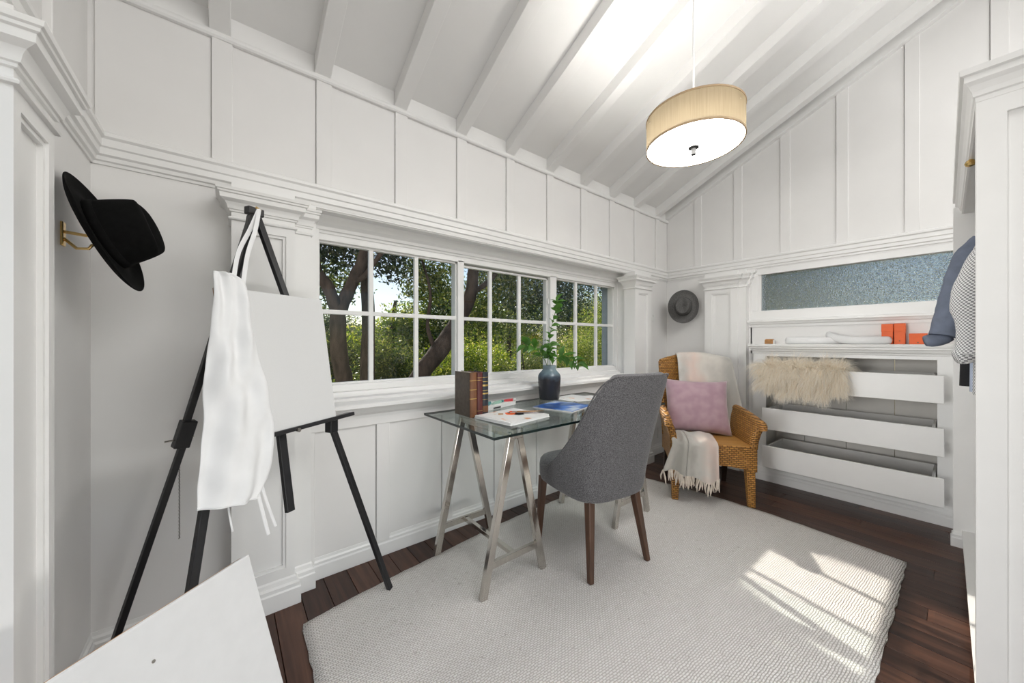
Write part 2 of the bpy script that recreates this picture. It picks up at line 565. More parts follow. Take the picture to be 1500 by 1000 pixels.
M['magazine'] = mat_print('blue_magazine_cover', None, [(0.38, (0.55, 0.62, 0.70)), (0.47, (0.03, 0.16, 0.55)), (0.54, (0.012, 0.05, 0.20)), (0.64, (0.22, 0.33, 0.50))], 5)
M['leaf_oak'] = mat_leaf('oak_leaves', [(0.0, (0.035, 0.065, 0.020)), (0.5, (0.085, 0.130, 0.032)), (0.8, (0.22, 0.26, 0.055)), (1.0, (0.38, 0.36, 0.14))], 0.35)
M['leaf_bright'] = mat_leaf('sunlit_shrub_leaves', [(0.0, (0.05, 0.10, 0.02)), (0.45, (0.18, 0.26, 0.035)), (0.8, (0.42, 0.45, 0.075)), (1.0, (0.60, 0.55, 0.24))], 0.5)
M['leaf_dark'] = mat_leaf('dark_evergreen_leaves', [(0.0, (0.016, 0.036, 0.020)), (0.6, (0.04, 0.075, 0.032)), (0.9, (0.10, 0.14, 0.045)), (1.0, (0.22, 0.25, 0.10))], 0.25)
M['fur'] = mat_leaf('cream_sheepskin_hair', [(0.0, (0.93, 0.82, 0.67)), (0.5, (0.98, 0.92, 0.81)), (1.0, (0.99, 0.97, 0.90))], 0.45)
_h = [n for n in M['fur'].node_tree.nodes if n.type == 'HUE_SAT'][0]
_h.inputs['Value'].default_value = 1.0
_h.inputs['Saturation'].default_value = 1.0
M['leaf_house'] = mat_leaf('glossy_houseplant_leaves', [(0.0, (0.045, 0.13, 0.025)), (1.0, (0.12, 0.27, 0.05))], 0.4)


# ------------------------------------------------------------------ mesh helpers
class MB:
    def __init__(s):
        s.v, s.f = [], []

    def add(s, verts, faces):
        o = len(s.v)
        s.v += [tuple(p) for p in verts]
        s.f += [tuple(i + o for i in f) for f in faces]
        return s

    def box(s, x0, x1, y0, y1, z0, z1):
        return s.add([(x0, y0, z0), (x1, y0, z0), (x1, y1, z0), (x0, y1, z0), (x0, y0, z1), (x1, y0, z1), (x1, y1, z1), (x0, y1, z1)],
                     [(0, 3, 2, 1), (4, 5, 6, 7), (0, 1, 5, 4), (1, 2, 6, 5), (2, 3, 7, 6), (3, 0, 4, 7)])

    def loft(s, rings, cap=True, closed=True):
        n = len(rings[0])
        vs = [p for r in rings for p in r]
        fs = []
        for i in range(len(rings) - 1):
            for j in range(n if closed else n - 1):
                k = (j + 1) % n
                fs.append((i * n + j, i * n + k, (i + 1) * n + k, (i + 1) * n + j))
        if cap:
            fs.append(tuple(range(n - 1, -1, -1)))
            fs.append(tuple(range((len(rings) - 1) * n, len(rings) * n)))
        return s.add(vs, fs)

    def tube(s, pts, rad, n=8, flat=1.0, up=(0, 0, 1)):
        pts = [Vector(p) for p in pts]
        if not hasattr(rad, '__len__'):
            rad = [rad] * len(pts)
        rings = []
        prev = None
        for i, p in enumerate(pts):
            d = (pts[min(i + 1, len(pts) - 1)] - pts[max(i - 1, 0)])
            d = d.normalized() if d.length > 1e-9 else Vector((0, 0, 1))
            if prev is None:
                a = Vector(up)
                if abs(a.dot(d)) > 0.95:
                    a = Vector((1, 0, 0))
            else:
                a = prev
            x = (a - d * a.dot(d)).normalized()
            prev = x
            y = d.cross(x)
            rings.append([p + (x * math.cos(2 * math.pi * k / n) + y * math.sin(2 * math.pi * k / n) * flat) * rad[i] for k in range(n)])
        return s.loft(rings)

    def bar(s, p0, p1, w, h, up=(0, 0, 1), w1=None, h1=None):
        """square bar from p0 to p1"""
        p0, p1 = Vector(p0), Vector(p1)
        d = (p1 - p0).normalized()
        a = Vector(up)
        if abs(a.dot(d)) > 0.98:
            a = Vector((0, 1, 0))
        y = (a - d * a.dot(d)).normalized()
        x = d.cross(y)
        rings = []
        for p, ww, hh in ((p0, w, h), (p1, w1 or w, h1 or h)):
            rings.append([p + x * sx * ww / 2 + y * sy * hh / 2 for sx, sy in ((-1, -1), (1, -1), (1, 1), (-1, 1))])
        return s.loft(rings)

    def lathe(s, prof, n=32, c=(0, 0, 0), cap=True):
        rings = [[(c[0] + r * math.cos(2 * math.pi * k / n), c[1] + r * math.sin(2 * math.pi * k / n), c[2] + z) for k in range(n)] for r, z in prof]
        return s.loft(rings, cap=cap)

    def sweep(s, prof, p0, p1, out):
        """profile (out, z) swept between two plan points"""
        rings = [[(p[0] + out[0] * o, p[1] + out[1] * o, z) for o, z in prof] for p in (p0, p1)]
        return s.loft(rings)

    def blocks(s, x0, x1, y0, y1, prof):
        """rectangular rings set out by o on all sides at height z"""
        return s.loft([[(x0 - o, y0 - o, z), (x1 + o, y0 - o, z), (x1 + o, y1 + o, z), (x0 - o, y1 + o, z)] for o, z in prof])

    def grid(s, rows, closed=False):
        return s.loft(rows, cap=False, closed=closed)

    def build(s, name, mat, parent=None, smooth=False, bevel=0.0, angle=40, solid=0.0, offset=0.0, sub=0, seg=2):
        me = bpy.data.meshes.new(name)
        off = Vector((0, 0, 0))
        me.from_pydata(s.v, [], s.f)
        if mat is not None:
            me.materials.append(mat if not isinstance(mat, str) else M[mat])
        import bmesh
        bm = bmesh.new()
        bm.from_mesh(me)
        bmesh.ops.recalc_face_normals(bm, faces=bm.faces)
        bm.to_mesh(me)
        bm.free()
        o = bpy.data.objects.new(name, me)
        COL.objects.link(o)
        if parent is not None:
            o.parent = parent
        if smooth:
            me.shade_smooth()
            if not sub:
                me.set_sharp_from_angle(angle=R(angle))
        if solid:
            md = o.modifiers.new('thickness', 'SOLIDIFY')
            md.thickness = solid
            md.offset = offset
        if bevel:
            md = o.modifiers.new('bevel', 'BEVEL')
            md.width = bevel
            md.segments = seg
            md.limit_method = 'ANGLE'
            md.harden_normals = False
        if sub:
            md = o.modifiers.new('subdivision', 'SUBSURF')
            md.levels = sub
            md.render_levels = sub
        return o


def tag(o, label, cat, group=None, kind=None):
    o['label'] = label
    o['category'] = cat
    if group:
        o['group'] = group
    if kind:
        o['kind'] = kind
    return o


def struct(o, label, cat):
    return tag(o, label, cat, kind='structure')


def thing(name, label, cat, loc=(0, 0, 0), rz=0.0, group=None, rot=None):
    o = bpy.data.objects.new(name, None)
    o.empty_display_size = 0.1
    COL.objects.link(o)
    o.location = loc
    o.rotation_euler = rot if rot else (0, 0, rz)
    return tag(o, label, cat, group)


def recentre(o, loc):
    """give a top-level mesh its origin at loc without moving it"""
    o.data.transform(Matrix.Translation(-Vector(loc)))
    o.location = loc
    return o


def spline(pts, n):
    """Catmull-Rom through pts, n samples"""
    P = [Vector(p) for p in pts]
    out = []
    m = len(P) - 1
    for i in range(n):
        t = i / (n - 1) * m
        k = min(int(t), m - 1)
        u = t - k
        p0, p1, p2, p3 = P[max(k - 1, 0)], P[k], P[k + 1], P[min(k + 2, m)]
        out.append(0.5 * ((2 * p1) + (p2 - p0) * u + (2 * p0 - 5 * p1 + 4 * p2 - p3) * u * u + (3 * p1 - p0 - 3 * p2 + p3) * u ** 3))
    return out


def lerp(a, b, t):
    return a + (b - a) * t


# ------------------------------------------------------------------ key dimensions (metres; camera stands at x=0, y=0)
WY = 2.04        # face of the window wall
WX = 3.86        # face of the gable wall
WL = -0.395      # face of the left wall
FRONT = -2.8     # wall behind the camera
SLOPE = 0.452
RIDGE = -0.55
PITCH = 0.4064   # rafter spacing


def rafter_z(y):
    return 2.555 + SLOPE * (WY - y) if y >= RIDGE else 2.555 + SLOPE * (WY - RIDGE) - SLOPE * (RIDGE - y)


# ------------------------------------------------------------------ floor
fl = MB().box(-1.4, 4.4, FRONT, WY + 0.1, -0.10, -0.018).build('floor', 'floor')
struct(fl, 'dark walnut plank floor under the cream rug', 'floor')
unit = MB().blocks(0, 1, 0, 1, [(0, 0), (0, 0.85), (-0.012, 1.0)]).build('plank', 'floor', fl)
unit_me = unit.data
bpy.data.objects.remove(unit)
rnd = random.Random(3)
x = -0.60
while x < 4.2:
    y = FRONT + rnd.uniform(-1.4, 0)
    while y < WY:
        L = rnd.uniform(1.3, 2.3)
        y0, y1 = max(y, FRONT), min(y + L, WY + 0.08)
        if y1 - y0 > 0.03 and y1 > -1.2:
            p = bpy.data.objects.new('plank', unit_me)
            COL.objects.link(p)
            p.parent = fl
            p.location = (x, y0, -0.02)
            p.scale = (0.1085, y1 - y0 - 0.0015, 0.02)
        y += L
    x += 0.11

# ------------------------------------------------------------------ ceiling
cm = MB()
top = 0.085
for ya, yb in ((WY + 0.12, RIDGE), (RIDGE, FRONT)):
    za, zb = rafter_z(ya) + top, rafter_z(yb) + top
    cm.loft([[(xx, ya, za), (xx, yb, zb), (xx, yb, zb + 0.08), (xx, ya, za + 0.08)] for xx in (-1.4, WX + 0.15)])
ce = cm.build('ceiling', 'ceil')
struct(ce, 'white board ceiling sloping up from the window wall', 'ceiling')
for k in range(-1, 10):
    x0 = -0.055 + PITCH * k
    if x0 > WX - 0.12:
        continue
    m = MB()
    for ya, yb in ((WY + 0.02, RIDGE), (RIDGE, FRONT)):
        za, zb = rafter_z(ya), rafter_z(yb)
        m.loft([[(xx, ya, za), (xx, yb, zb), (xx, yb, zb + top + 0.01), (xx, ya, za + top + 0.01)] for xx in (x0, x0 + 0.074)])
    m.build('rafter', 'trim', ce, bevel=0.003)
m = MB()
for ya, yb in ((WY + 0.02, RIDGE), (RIDGE, FRONT)):
    za, zb = rafter_z(ya), rafter_z(yb)
    m.loft([[(xx, ya, za), (xx, yb, zb), (xx, yb, zb + top + 0.01), (xx, ya, za + top + 0.01)] for xx in (WX - 0.05, WX + 0.02)])
m.build('edge_rafter', 'trim', ce, bevel=0.003)
m = MB().box(-1.4, WX, RIDGE - 0.05, RIDGE + 0.05, rafter_z(RIDGE) - 0.06, rafter_z(RIDGE) + 0.12)
m.build('ridge_beam', 'trim', ce, bevel=0.004)
for k in range(-1, 10):
    x0 = -0.055 + PITCH * k + 0.074
    x1 = min(x0 + PITCH - 0.074, WX - 0.05)
    MB().box(max(x0, WL - 0.1), x1, WY - 0.012, WY + 0.03, 2.56, 2.66).build('frieze_block', 'trim', ce, bevel=0.002)

# ------------------------------------------------------------------ window wall (wall_back)
OX0, OX1, OZ0, OZ1 = 0.340, 3.140, 0.900, 1.885
m = MB()
m.box(WL - 0.15, OX0, WY + 0.010, WY + 0.11, 0, 2.72)
m.box(OX1, 4.4, WY + 0.010, WY + 0.11, 0, 2.72)
m.box(OX0, OX1, WY + 0.010, WY + 0.11, 0, OZ0)
m.box(OX0, OX1, WY + 0.010, WY + 0.11, OZ1, 2.72)
wb = m.build('wall_back', 'paint')
struct(wb, 'white board and batten wall holding the long divided window', 'wall')
# plain boards beside the pilasters
MB().box(WL - 0.05, 0.05, WY, WY + 0.012, 0, 1.93).build('wall_board', 'paint', wb)
MB().box(3.30, WX + 0.05, WY, WY + 0.012, 0, 1.93).build('wall_board', 'paint', wb)
# upper panels and battens
for k in range(-1, 10):
    b0 = -0.047 + PITCH * k
    if WL < b0 < WX - 0.1:
        MB().box(b0, b0 + 0.073, WY - 0.012, WY + 0.012, 1.96, 2.545).build('batten', 'paint', wb, bevel=0.003)
    p0, p1 = b0 + 0.073, b0 + PITCH
    p0, p1 = max(p0, WL - 0.05), min(p1, WX + 0.03)
    if p1 - p0 > 0.03:
        MB().box(p0 - 0.004, p1 - 0.0015, WY, WY + 0.012, 1.94, 2.56).build('panel', 'paint', wb)
# wainscot below the window
for k in range(1, 9):
    b0 = 0.660 + PITCH * (k - 1)
    if b0 < 3.0:
        MB().box(b0, b0 + 0.073, WY - 0.010, WY + 0.012, 0.08, 0.80).build('wainscot_stile', 'paint', wb, bevel=0.003)
    p0, p1 = max(b0 - PITCH + 0.073, 0.30), min(b0, 3.05)
    if p1 - p0 > 0.03:
        MB().box(p0, p1 - 0.003, WY, WY + 0.012, 0.06, 0.79).build('wainscot_panel', 'paint', wb)
MB().box(0.30, 3.05, WY - 0.012, WY + 0.012, 0.745, 0.80).build('wainscot_rail', 'paint', wb, bevel=0.004)
MB().box(0.30, 0.352, WY - 0.010, WY + 0.012, 0.08, 0.80).build('wainscot_stile', 'paint', wb, bevel=0.003)

# baseboards
BASE = [(0, 0), (0.017, 0), (0.017, 0.066), (0.013, 0.074), (0.013, 0.086), (0.007, 0.094), (0.005, 0.108), (0, 0.112)]


def basebd(name, p0, p1, out, label):
    o = MB().sweep(BASE, p0, p1, out).build(name, 'trim', bevel=0.0)
    return struct(o, label, 'baseboard')


basebd('baseboard_back', (WL - 0.02, WY + 0.004), (WX + 0.02, WY + 0.004), (0, -1), 'white moulded baseboard along the foot of the window wall')
basebd('baseboard_left', (WL - 0.004, 1.40), (WL - 0.004, WY + 0.01), (1, 0), 'short white baseboard beside the black hat corner')
basebd('baseboard_right', (WX + 0.004, 1.13), (WX + 0.004, WY + 0.01), (-1, 0), 'white moulded baseboard behind the wicker chair')

# cornices
CORN = [(-0.02, 1.878), (0.006, 1.878), (0.008, 1.888), (0.016, 1.892), (0.018, 1.906), (0.027, 1.912), (0.027, 1.936), (0.033, 1.941), (0.034, 1.968), (0.042, 1.976), (0.042, 1.990), (0.034, 1.996), (-0.02, 1.998)]
struct(MB().sweep(CORN, (WL - 0.03, WY), (WX + 0.03, WY), (0, -1)).build('trim_1', 'trim'), 'long white cornice moulding above the divided window', 'trim')
struct(MB().sweep(CORN, (WX, WY + 0.03), (WX, -0.03), (-1, 0)).build('trim_2', 'trim'), 'white cornice moulding above the frosted window', 'trim')
struct(MB().sweep(CORN, (WL, WY + 0.03), (WL, -2.2), (1, 0)).build('trim_3', 'trim'), 'white cornice moulding above the black felt hat', 'trim')
RAIL = [(-0.02, 2.532), (0.016, 2.532), (0.022, 2.540), (0.022, 2.552), (0.016, 2.562), (-0.02, 2.562)]
struct(MB().sweep(RAIL, (WL - 0.03, WY), (WX + 0.03, WY), (0, -1)).build('trim_4', 'trim'), 'thin white rail where the rafters meet the window wall', 'trim')

# ------------------------------------------------------------------ pilasters
CAP = [(-0.01, 1.700), (0.0, 1.722), (0.009, 1.724), (0.011, 1.729), (0.007, 1.735), (0.0, 1.738), (0.0, 1.756), (0.006, 1.758), (0.007, 1.765), (0.012, 1.767), (0.014, 1.775),
       (0.016, 1.783), (0.022, 1.793), (0.034, 1.800), (0.038, 1.803), (0.039, 1.821), (0.045, 1.824), (0.046, 1.831), (0.051, 1.834), (0.053, 1.845), (0.0, 1.847), (0.0, 1.884)]
PLN = [(0.022, 0), (0.022, 0.074), (0.017, 0.080), (0.017, 0.096), (0.009, 0.104), (0.006, 0.122), (0, 0.128)]


def pilaster(name, label, x0, x1, y0, y1, face, pz0=0.17, pz1=1.685, inset=0.035):
    """face: 'y' faces -y, 'x' faces -x, 'X' faces +x; the far side runs into the wall"""
    d = 0.016
    q = 0.012
    if face == 'y':
        core = MB().box(x0, x1, y0 + d, y1, 0, 1.73)
        lo, hi, e0, e1 = x0, x1, y0, y0 + d
        B = lambda a, b, c, dd, z0, z1: (a, b, c, dd, z0, z1)
        g0, g1 = e0 + 0.006, e1
    elif face == 'x':
        core = MB().box(x0 + d, x1, y0, y1, 0, 1.73)
        lo, hi, e0, e1 = y0, y1, x0, x0 + d
        B = lambda a, b, c, dd, z0, z1: (c, dd, a, b, z0, z1)
        g0, g1 = e0 + 0.006, e1
    else:
        core = MB().box(x0, x1 - d, y0, y1, 0, 1.73)
        lo, hi, e0, e1 = y0, y1, x1 - d, x1
        B = lambda a, b, c, dd, z0, z1: (c, dd, a, b, z0, z1)
        g0, g1 = e0, e1 - 0.006
    a0, a1 = lo + inset, hi - inset
    frames = [B(lo, a0, e0, e1, 0, 1.73), B(a1, hi, e0, e1, 0, 1.73), B(a0, a1, e0, e1, 0, pz0), B(a0, a1, e0, e1, pz1, 1.73)]
    beads = [B(a0, a0 + q, g0, g1, pz0, pz1), B(a1 - q, a1, g0, g1, pz0, pz1), B(a0 + q, a1 - q, g0, g1, pz0, pz0 + q), B(a0 + q, a1 - q, g0, g1, pz1 - q, pz1)]
    root = core.build(name, 'trim')
    struct(root, label, 'pilaster')
    f = MB()
    for b in frames:
        f.box(*b)
    f.build('pilaster_frame', 'trim', root)
    f = MB()
    for b in beads:
        f.box(*b)
    f.build('panel_moulding', 'trim', root)
    MB().blocks(x0, x1, y0, y1, CAP).build('capital', 'trim', root, smooth=True, angle=25)
    MB().blocks(x0, x1, y0, y1, PLN).build('plinth', 'trim', root)
    return root


def strip(root, x0, x1, y0, y1, cap=None):
    MB().box(x0, x1, y0, y1, 0, 1.73).build('side_strip', 'trim', root)
    MB().blocks(x0, x1, y0, y1, cap or [(o * 0.8, z) for o, z in CAP]).build('side_capital', 'trim', root, smooth=True, angle=25)
    MB().blocks(x0, x1, y0, y1, [(o * 0.8, z) for o, z in PLN]).build('side_plinth', 'trim', root)


pa = pilaster('trim_5', 'white panelled pilaster behind the black easel', 0.020, 0.252, 1.925, WY + 0.02, 'y')
strip(pa, 0.20, 0.328, 1.985, WY + 0.02)
pb = pilaster('trim_6', 'white panelled pilaster between the divided window and the corner', 3.065, 3.352, 1.935, WY + 0.02, 'y', inset=0.06)
pc = pilaster('trim_7', 'white panelled pilaster between the grey hat and the frosted window', 3.775, WX + 0.02, 1.300, 1.598, 'x', inset=0.06)
strip(pc, 3.79, WX + 0.02, 1.235, 1.32)
_cb = [(1.24, 1.882), (1.168, 1.882), (1.164, 1.862), (1.172, 1.850), (1.186, 1.842), (1.190, 1.826), (1.186, 1.812), (1.198, 1.798), (1.208, 1.784), (1.206, 1.768), (1.214, 1.752), (1.228, 1.742), (1.232, 1.715), (1.24, 1.70)]
MB().loft([[(xx, a_, b_) for a_, b_ in _cb] for xx in (3.805, WX + 0.01)]).build('corbel', 'trim', pc, smooth=True, angle=35)
pd = pilaster('trim_8', 'white panelled pilaster beside the black felt hat', WL - 0.02, -0.335, 1.198, 1.42, 'X')

# ------------------------------------------------------------------ divided window
win = thing('window_1', 'long white divided window of eighteen panes facing oak trees', 'window', (1.668, WY, 0.935))
win['kind'] = 'structure'


def wpart(mb, name, mat, parent=None, bevel=0.0, deep=True):
    # sashes and frames sit 10 cm further out, in the deep reveal
    if deep and all(p[1] > WY + 0.012 for p in mb.v):
        mb.v = [(a * 1.0478, b + 0.10, 1.2 + (c - 1.2) * 1.0478) for a, b, c in mb.v]
    mb.v = [(a - 1.668, b - WY, c - 0.935) for a, b, c in mb.v]
    return mb.build(name, mat, parent or win, bevel=bevel)


# jambs, head frieze, frame
wpart(MB().box(OX0 - 0.01, OX1 + 0.01, WY - 0.015, WY + 0.215, 1.884, 1.902), 'soffit', 'trim')
wpart(MB().sweep([(-0.22, 1.80), (-0.128, 1.80), (-0.124, 1.812), (-0.112, 1.816), (-0.108, 1.832), (-0.088, 1.846), (-0.074, 1.868), (-0.070, 1.8842), (-0.22, 1.8842)], (OX0, WY), (OX1, WY), (0, -1)), 'head_moulding', 'trim', deep=False)
wpart(MB().box(OX1 - 0.040, OX1 + 0.01, WY - 0.06, WY + 0.215, 0.86, 1.884), 'jamb', 'trim')
wpart(MB().box(OX0 - 0.02, OX0 + 0.016, WY - 0.02, WY + 0.215, 0.86, 1.884), 'jamb', 'trim')
wpart(MB().box(0.34, 0.378, WY + 0.015, WY + 0.13, 0.93, 1.89), 'frame', 'trim', bevel=0.003)
wpart(MB().box(2.945, 2.997, WY + 0.015, WY + 0.13, 0.93, 1.89), 'frame', 'trim', bevel=0.003)
wpart(MB().box(0.366, 2.97, WY + 0.035, WY + 0.13, 1.738, 1.777), 'frame', 'trim', bevel=0.003)
wpart(MB().box(0.366, 2.97, WY + 0.030, WY + 0.13, 0.93, 0.975), 'frame', 'trim', bevel=0.003)
wpart(MB().box(1.205, 1.252, WY + 0.035, WY + 0.13, 0.96, 1.75), 'mullion', 'trim', bevel=0.003)
wpart(MB().box(2.066, 2.138, WY + 0.035, WY + 0.13, 0.96, 1.75), 'mullion', 'trim', bevel=0.003)
# exterior casing seen through the panes
for a, b in ((0.24, 0.36), (2.97, 3.09)):
    wpart(MB().box(a, b, WY + 0.10, WY + 0.22, 0.85, 1.95), 'exterior_casing', 'exterior')
wpart(MB().box(0.24, 3.09, WY + 0.10, WY + 0.24, 1.77, 1.95), 'exterior_casing', 'exterior')
GZ0, GZ1 = 0.972, 1.742
for g0, g1, bars, yo in ((0.372, 1.21, (0.638, 0.911), 0.055), (1.25, 2.07, (1.484, 1.757), 0.072), (2.135, 2.95, (2.392, 2.675), 0.055)):
    y0, y1 = WY + yo, WY + yo + 0.028
    z1 = GZ1 if yo < 0.06 else GZ1 - 0.012
    m = MB()
    st = 0.014
    for b in ((g0, g0 + st, y0, y1, GZ0, z1), (g1 - st, g1, y0, y1, GZ0, z1), (g0, g1, y0, y1, GZ0, GZ0 + st), (g0, g1, y0, y1, z1 - st, z1)):
        m.box(*b)
    sash = wpart(m, 'sash', 'trim')
    for b0 in bars:
        wpart(MB().box(b0, b0 + 0.026, y0 + 0.002, y1 - 0.002, GZ0, z1), 'muntin', 'trim', sash, bevel=0.003)
    wpart(MB().box(g0, g1, y0 + 0.003, y1 - 0.003, 1.354, 1.378), 'muntin', 'trim', sash, bevel=0.003)
    xs = [g0] + [b0 + 0.013 for b0 in bars] + [g1]
    for i in range(3):
        for za, zb in ((GZ0, 1.366), (1.366, z1)):
            yy = y0 + 0.014
            pm = MB().add([(xs[i] + .004, yy, za + .004), (xs[i + 1] - .004, yy, za + .004), (xs[i + 1] - .004, yy, zb - .004), (xs[i] + .004, yy, zb - .004)], [(0, 1, 2, 3)])
            wpart(pm, 'pane', 'pane', sash)
wpart(MB().box(2.052, 2.060, WY + 0.045, WY + 0.06, 1.52, 1.56), 'latch', 'trim')
# sill and apron
STOOL = [(-0.22, 0.852), (0.070, 0.850), (0.076, 0.856), (0.076, 0.872), (0.068, 0.878), (0.0, 0.884), (-0.085, 0.894), (-0.095, 0.925), (-0.22, 0.930)]
wpart(MB().sweep(STOOL, (0.330, WY), (3.13, WY), (0, -1)), 'sill', 'trim')
wpart(MB().sweep([(-0.02, 0.79), (0.012, 0.79), (0.014, 0.806), (0.028, 0.82), (0.034, 0.85), (0.034, 0.862), (-0.02, 0.866)], (0.330, WY), (3.08, WY), (0, -1)), 'apron_moulding', 'trim')

# ------------------------------------------------------------------ gable wall (wall_right)
FY0, FY1, FZ0, FZ1 = 0.010, 1.160, 1.495, 1.828   # frosted pane
m = MB()
t0, t1 = WX + 0.010, WX + 0.10
m.box(t0, t1, 1.138, WY + 0.1, 0, 2.0)
m.box(t0, t1, -2.8, 0.018, 0, 2.0)
m.box(t0, t1, 0.0, 1.15, 1.10, 1.44)
m.box(t0, t1, -0.05, 1.21, 1.86, 2.0)
m.loft([[(xx, WY + 0.1, 2.0), (xx, FRONT, 2.0), (xx, FRONT, rafter_z(FRONT) + 0.1), (xx, RIDGE, rafter_z(RIDGE) + 0.1), (xx, WY + 0.1, rafter_z(WY + 0.1) + 0.1)] for xx in (t0, t1)])
# fill beside the frosted window
m.box(t0, t1, 1.21, WY + 0.1, 1.44, 1.86)
m.box(t0, t1, -2.8, -0.05, 1.44, 1.86)
wr = m.build('wall_right', 'paint')
struct(wr, 'white battened gable wall above the open drawers', 'wall')
MB().box(WX, WX + 0.012, 1.21, WY + 0.03, 0, 1.93).build('wall_board', 'paint', wr)
MB().box(WX, WX + 0.012, 0.0, 1.22, 1.10, 1.36).build('wall_board', 'paint', wr)
MB().box(WX, WX + 0.012, -2.8, 0.016, 0, 1.93).build('wall_board', 'paint', wr)
for k in range(-6, 5):
    b1 = 0.616 + 0.3735 * k
    if b1 > WY - 0.1:
        continue
    b0 = b1 - 0.073
    zt0, zt1 = rafter_z(b0), rafter_z(b1)
    if b0 > -1.2:
        MB().loft([[(xx, b0, 1.96), (xx, b1, 1.96), (xx, b1, zt1 + 0.03), (xx, b0, zt0 + 0.03)] for xx in (WX - 0.010, WX + 0.012)]).build('batten', 'paint', wr, bevel=0.003)
        p0, p1 = b1, min(b1 + 0.3005, WY + 0.03)
        MB().loft([[(xx, p0 + 0.0006, 1.95), (xx, p1, 1.95), (xx, p1, rafter_z(p1) + 0.04), (xx, p0 + 0.003, rafter_z(p0) + 0.04)] for xx in (WX, WX + 0.012)]).build('panel', 'paint', wr)

# frosted window
w2 = thing('window_2', 'long narrow frosted privacy window above the drawers', 'window', (WX, 0.585, 1.44))
w2['kind'] = 'structure'


def w2part(mb, name, mat, bevel=0.0):
    mb.v = [(a - WX, b - 0.585, c - 1.44) for a, b, c in mb.v]
    return mb.build(name, mat, w2, bevel=bevel)


w2part(MB().box(WX - 0.004, WX + 0.07, FY1, 1.215, FZ0, FZ1), 'frame', 'trim', 0.003)
w2part(MB().box(WX - 0.004, WX + 0.07, -0.06, FY0, FZ0, FZ1), 'frame', 'trim', 0.003)
w2part(MB().box(WX - 0.004, WX + 0.07, -0.06, 1.215, FZ1, 1.882), 'frame', 'trim', 0.003)
w2part(MB().box(WX - 0.004, WX + 0.07, -0.06, 1.215, 1.40, FZ0), 'frame', 'trim', 0.003)
w2part(MB().sweep([(-0.03, 1.345), (0.010, 1.345), (0.012, 1.365), (0.024, 1.372), (0.030, 1.388), (0.040, 1.392), (0.040, 1.408), (0.0, 1.414), (-0.03, 1.414)], (WX, 1.245), (WX, -0.06), (-1, 0)), 'sill', 'trim')
w2part(MB().box(WX + 0.030, WX + 0.036, FY0 - 0.005, FY1 + 0.005, FZ0 - 0.005, FZ1 + 0.005), 'pane', 'frost')

# ------------------------------------------------------------------ left wall and the wall behind the camera
m = MB()
m.box(WL - 0.10, WL - 0.010, 1.30, WY + 0.1, 0, 2.0)
m.box(WL - 0.10, WL - 0.010, -2.8, 0.38, 0, 2.0)  # unseen wall piece, added to keep left fill off the wardrobe end
m.loft([[(xx, WY + 0.1, 2.0), (xx, FRONT, 2.0), (xx, FRONT, rafter_z(FRONT) + 0.1), (xx, RIDGE, rafter_z(RIDGE) + 0.1), (xx, WY + 0.1, rafter_z(WY + 0.1) + 0.1)] for xx in (WL - 0.10, WL - 0.010)])
wl = m.build('wall_left', 'paint')
struct(wl, 'white wall behind the hanging black hat', 'wall')
MB().box(WL - 0.012, WL, 1.25, WY + 0.03, 0, 1.93).build('wall_board', 'paint', wl)
for y0 in (1.62, 1.25, 0.88):
    MB().loft([[(xx, y0, 1.96), (xx, y0 + 0.073, 1.96), (xx, y0 + 0.073, rafter_z(y0 + 0.073)), (xx, y0, rafter_z(y0))] for xx in (WL - 0.012, WL + 0.010)]).build('batten', 'paint', wl, bevel=0.003)
m = MB()
m.box(-1.4, -0.35, FRONT - 0.1, FRONT, 0, 2.8)
m.box(3.75, 4.4, FRONT - 0.1, FRONT, 0, 2.8)
m.box(-0.35, 3.75, FRONT - 0.1, FRONT, 2.2, 2.8)  # unseen wide opening below, added to let light in behind the camera
struct(m.build('wall_front', 'paint'), 'white wall with an added wide opening opposite the window', 'wall')

# ------------------------------------------------------------------ rug
def rug():
    nx, ny = 60, 36
    LB, LT, RT, RB = Vector((0.205, 0.190)), Vector((0.255, 1.738)), Vector((2.865, 1.90)), Vector((2.89, 0.172))
    rr = random.Random(5)
    jit = {}
    rows = []
    for j in range(ny + 1):
        v = j / ny
        row = []
        for i in range(nx + 1):
            u = i / nx
            p = (LB * (1 - u) + RB * u) * (1 - v) + (LT * (1 - u) + RT * u) * v
            p.x += 0.085 * u * math.sin(math.pi * v)
            p.y += 0.075 * v * math.sin(math.pi * u)
            e = 1.0 if i in (0, nx) or j in (0, ny) else 0.0
            p.x += e * rr.uniform(-0.004, 0.004)
            p.y += e * rr.uniform(-0.004, 0.004)
            z = 0.013 + 0.0012 * math.sin(17 * u + 3 * v) * math.sin(11 * v)
            row.append((p.x, p.y, z - e * 0.004))
        rows.append(row)
    o = MB().grid(rows).build('rug', 'rug', smooth=True, angle=80, solid=0.012, offset=-1)
    tag(o, 'cream woven wool area rug under the desk and chairs', 'rug')
    recentre(o, (1.55, 1.0, 0.0))
    return o


rug()
RUGZ = 0.013

# ------------------------------------------------------------------ open drawers unit
dr = thing('drawer_unit', 'white built-in drawer unit with three open drawers below the frosted window', 'drawers', (3.9, 0.58, 0))


def dp(mb, name, mat, parent=None, **kw):
    mb.v = [(a - 3.9, b - 0.58, c) for a, b, c in mb.v]
    return mb.build(name, mat, parent or dr, **kw)


